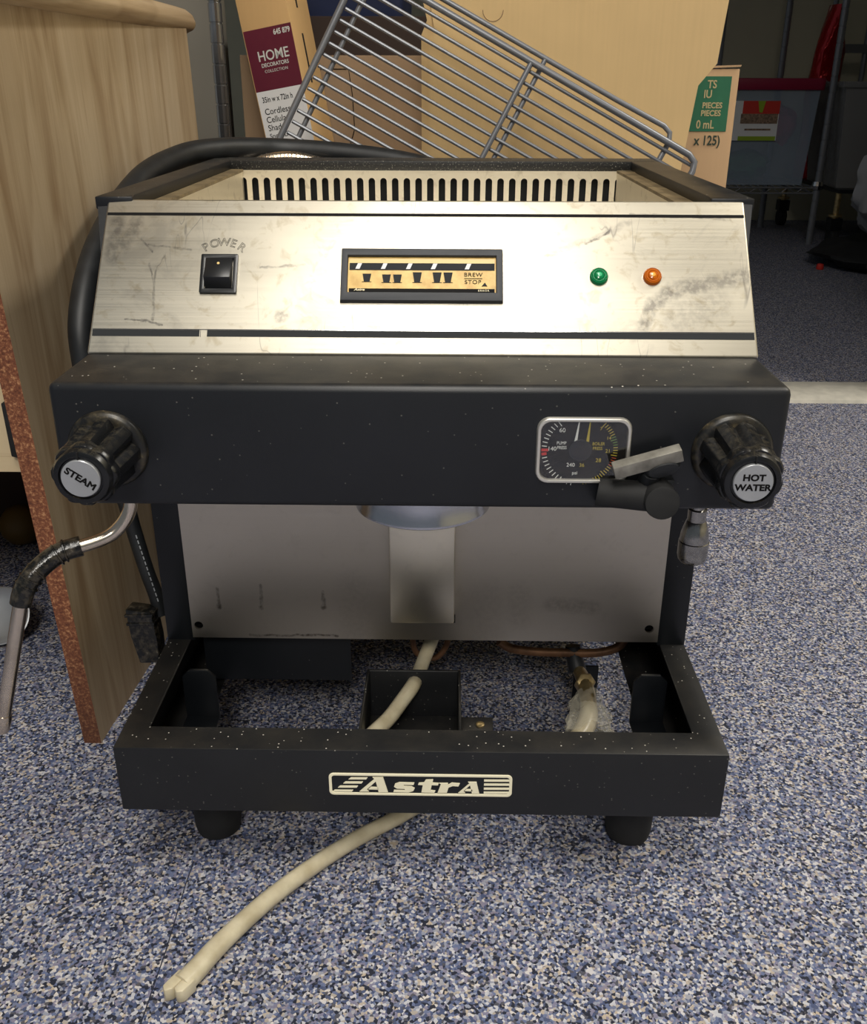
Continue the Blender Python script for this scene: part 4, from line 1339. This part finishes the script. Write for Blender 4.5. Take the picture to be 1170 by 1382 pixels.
ct('TS', 0.4010, 0.5330, 0.0150, 'label_text', align='RIGHT', off=0.0003, sx=0.85)
ct('IU', 0.3955, 0.5200, 0.0150, 'label_text', align='RIGHT', off=0.0003, sx=0.85)
ct('PIECES', 0.4120, 0.5050, 0.0108, 'label_text', align='RIGHT', off=0.0003, sx=0.92)
ct('PIECES', 0.4110, 0.4945, 0.0108, 'label_text', align='RIGHT', off=0.0003, sx=0.92)
ct('0 mL', 0.4030, 0.4790, 0.0160, 'label_text', align='RIGHT', off=0.0003, sx=0.8)
ct('x 125)', 0.4150, 0.4570, 0.0185, 'label_dark', align='RIGHT', off=0.0004, sx=0.8)

# ------------------------------------------------------------------ dark far corner, right
sh = thing('storage_shelf', 'thin chrome wire shelf standing in the dark behind on the right', 'shelf', (1.15, 3.35, 0))
SX0, SX1, SY0, SY1, SZ = 0.92, 1.318, 3.08, 3.52, 0.198
for (x, y) in ((SX0, SY0), (SX1, SY0), (SX0, SY1), (1.270, SY1)):
    prof = []
    z = 0.0
    while z < 1.6:
        prof += [(0.0120, z), (0.0120, z + 0.046), (0.0108, z + 0.047), (0.0108, z + 0.050)]
        z += 0.0508
    MB().lathe(prof, T(x, y), 14).build('post', 'rack_wire', sh)
q = MB()
for (a, b_) in (((SX0, SY0), (SX1, SY0)), ((SX1, SY0), (1.270, SY1)), ((1.270, SY1), (SX0, SY1)), ((SX0, SY1), (SX0, SY0))):
    q.tube([(a[0], a[1], SZ - 0.003), (b_[0], b_[1], SZ - 0.003)], 0.003, 6)
    q.tube([(a[0], a[1], SZ - 0.022), (b_[0], b_[1], SZ - 0.022)], 0.003, 6)
sho = q.build('shelf_frame', 'rack_wire', sh)
for i in range(14):
    x = SX0 + 0.015 + i * 0.0255
    MB().tube([(x, SY0, SZ + 0.001), (x, SY1, SZ + 0.001)], 0.002, 6).build('shelf_wire', 'rack_wire', sho)
for i in range(7):
    xa = SX0 + 0.02 + i * 0.055
    MB().tube([(xa, SY0, SZ - 0.003), (xa + 0.0275, SY0, SZ - 0.022), (xa + 0.055, SY0, SZ - 0.003)], 0.0015, 6).build('truss_wire', 'rack_wire', sho)
MB().lathe([(0.018, -0.012), (0.02, 0.0), (0.018, 0.014)], T(SX1, SY0, SZ + 0.004), 14).build('clamp', 'chrome', sh)

# tote
to = thing('storage_tote', 'cloudy storage tote with a maroon lid on the chrome shelf', 'tote', (1.14, 3.28, SZ))
x0, x1, y0, y1 = 0.995, 1.285, 3.10, 3.46
q = MB()
z0, z1 = SZ + 0.0035, 0.512
wt = [(x0 + 0.0, y0 + 0.012), (x1 - 0.014, y0 + 0.012), (x1 - 0.014, y1 - 0.012), (x0, y1 - 0.012)]
wtop = rect(x0 - 0.005, x1, y0, y1)
wi = [(p[0] + (0.002 if i in (0, 3) else -0.002), p[1] + (0.002 if i < 2 else -0.002)) for i, p in enumerate(wt)]
wti = [(p[0] + (0.002 if i in (0, 3) else -0.002), p[1] + (0.002 if i < 2 else -0.002)) for i, p in enumerate(wtop)]
q.ring(wt, wi, Matrix(), z0, z1, outer_top=wtop, inner_top=wti)
q.prism(wt, Matrix(), z0, z0 + 0.003)
q.build('tub', 'clear_bin', to)
MB().prism(rrect((x0 + x1) / 2 - 0.002, (y0 + y1) / 2, x1 - x0 + 0.035, y1 - y0 + 0.024, 0.02), Matrix(), 0.512, 0.550).build('lid', 'tote_lid', to, bevel=0.005)
fT = frame((0, y0 - 0.0012 + 0.004, 0), (1, 0, 0), (0, -0.038, 1))
lb = MB().prism(rect(1.000, 1.153, 0.350, 0.478), frame((0, y0 - 0.001, 0), (1, 0, 0), (0, 0, 1)), -0.004, 0.001).build('printed_label', 'white_paper', to)
fL = frame((0, y0 - 0.002, 0), (1, 0, 0), (0, 0, 1))
MB().prism(rect(1.026, 1.153, 0.437, 0.478), fL, 0, 0.001).build('red_band', 'label_red', lb)
MB().prism(rect(1.022, 1.150, 0.405, 0.437), fL, 0, 0.001).build('photo_band', 'label_photo', lb)
MB().prism([(1.076, 0.478), (1.084, 0.442), (1.094, 0.440), (1.102, 0.478)], fL, 0.001, 0.002).build('green_tab', 'label_lime', lb)
MB().prism(rect(1.020, 1.150, 0.350, 0.364), fL, 0, 0.001).build('green_band', 'label_lime', lb)
MB().prism(rect(1.040, 1.130, 0.383, 0.389), fL, 0, 0.001).build('text_line', 'label_photo', lb)


def lump(name, mat, c, s_, seed, amp=0.25, parent=None, n=20, m=12, fq=2.2, zmin=None):
    vs, fs = [], []
    for i in range(m + 1):
        th_ = PI * i / m
        for k in range(n):
            a = 2 * PI * k / n
            d = Vector((math.sin(th_) * math.cos(a), math.sin(th_) * math.sin(a), math.cos(th_)))
            r_ = 1 + amp * noise.noise(d * fq + Vector((seed, seed * 2, 0)))
            p = Vector((c[0] + d.x * s_[0] * r_, c[1] + d.y * s_[1] * r_, c[2] + d.z * s_[2] * r_))
            if zmin is not None:
                p.z = max(p.z, zmin)
            vs.append(p)
    for i in range(m):
        for k in range(n):
            j = (k + 1) % n
            fs.append((i * n + k, (i + 1) * n + k, (i + 1) * n + j, i * n + j))
    q = MB()
    q._add(vs, fs)
    return q.build(name, mat, parent, smooth=True)


o = lump('cloth_bundle', 'pink', (1.218, 3.25, 0.395), (0.045, 0.06, 0.062), 3.1)
tag(o, 'magenta cloth bundle seen through the tote wall', 'cloth')
o = lump('foliage_bundle', 'dgreen', (1.10, 3.27, 0.258), (0.085, 0.10, 0.050), 8.3, 0.30, zmin=SZ + 0.008)
tag(o, 'dark green bundle in the bottom of the tote', 'bundle')

# rolling cart with clear bin at the frame's edge
ct_ = thing('rolling_cart', 'dark wheeled cart carrying a cloudy bin at far right', 'cart', (1.6, 3.2, 0))
CZ = 0.196
MB().box(1.365, 1.95, 3.00, 3.60, CZ - 0.012, CZ).build('cart_shelf', 'black', ct_)
for (x, y) in ((1.372, 3.012), (1.94, 3.012), (1.372, 3.588), (1.94, 3.588)):
    MB().lathe([(0.010, CZ - 0.012), (0.010, 0.115), (0.024, 0.112), (0.024, 0.106), (0.012, 0.104), (0.012, 0.08)], T(x, y), 16).build('stem', 'brass', ct_, smooth=True)
    c_ = MB().lathe([(0.030, -0.014), (0.034, -0.010), (0.034, 0.010), (0.030, 0.014)], T(x, y, 0.0341) @ Matrix.Rotation(PI / 2, 4, 'Y'), 24).build('caster', 'matte_rubber', ct_, smooth=True)
    MB().box(x - 0.020, x + 0.020, y - 0.024, y + 0.024, 0.060, 0.100).build('fork', 'black', c_)
MB().tube([(1.46, 3.58, CZ), (1.46, 3.58, 1.5)], 0.010, 10).build('upright', 'rack_wire', ct_)
MB().tube([(1.60, 3.58, CZ), (1.60, 3.58, 1.5)], 0.010, 10).build('upright', 'rack_wire', ct_)
MB().box(1.45, 1.95, 3.56, 3.60, 0.64, 0.67).build('cross_rail', 'rack_wire', ct_)
q = MB()
wt = rect(1.375, 1.82, 3.06, 3.36)
wi = rect(1.378, 1.817, 3.063, 3.357)
tp = rect(1.345, 1.85, 3.03, 3.39)
tpi = rect(1.348, 1.847, 3.033, 3.387)
q.ring(wt, wi, Matrix(), CZ + 0.001, 0.535, outer_top=tp, inner_top=tpi)
q.prism(wt, Matrix(), CZ + 0.0005, CZ + 0.004)
q.ring(rect(1.335, 1.86, 3.02, 3.40), tpi, Matrix(), 0.522, 0.540)
o = q.build('clear_bin', 'grey_bin')
tag(o, 'cloudy grey plastic bin on the dark cart at right edge', 'bin')
q = MB()
nr, ns = 16, 20
vs, fs = [], []
for i in range(nr):
    t = i / (nr - 1)
    z = CZ + 0.001 + t * 0.60
    wx = 0.058 if t < 0.72 else 0.058 * (1 - (t - 0.72) / 0.28 * 0.72)
    for k in range(ns):
        a = 2 * PI * k / ns
        r_ = 1 + 0.22 * noise.noise(Vector((math.cos(a) * 1.6, math.sin(a) * 1.6, t * 5)))
        vs.append((1.418 + wx * math.cos(a) * r_ + 0.008 * t, 3.475 + 0.05 * math.sin(a) * r_, z))
for i in range(nr - 1):
    for k in range(ns):
        j = (k + 1) % ns
        fs.append((i * ns + k, i * ns + j, (i + 1) * ns + j, (i + 1) * ns + k))
fs.append(tuple(reversed(range(ns))))
fs.append(tuple(range((nr - 1) * ns, nr * ns)))
q._add(vs, fs)
o = q.build('foil_gift_bag', 'foil', smooth=True)
tag(o, 'shiny red foil bag with pale snowflakes, behind the clear bin', 'bag')

o = lump('black_garment_bag', 'black_cloth', (1.50, 2.60, 0.036), (0.30, 0.30, 0.050), 5.5, 0.30, zmin=0.0005, n=32, m=16)
tag(o, 'crumpled black bag lying on the dark carpet at right edge', 'bag')
o = lump('plastic_sack', 'plastic_bag', (1.41, 2.58, 0.225), (0.15, 0.13, 0.150), 1.7, 0.30, n=36, m=24, fq=2.6, zmin=0.098)
tag(o, 'crumpled grey translucent plastic sack sitting on the black bag', 'bag')
o = MB().lathe([(0.010, 0.0), (0.012, 0.004), (0.010, 0.016), (0.004, 0.018)], T(1.178, 2.56, 0.0005), 12).build('red_clip', 'label_red', smooth=True)
tag(o, 'tiny red cap on the carpet beside the black bag', 'cap')
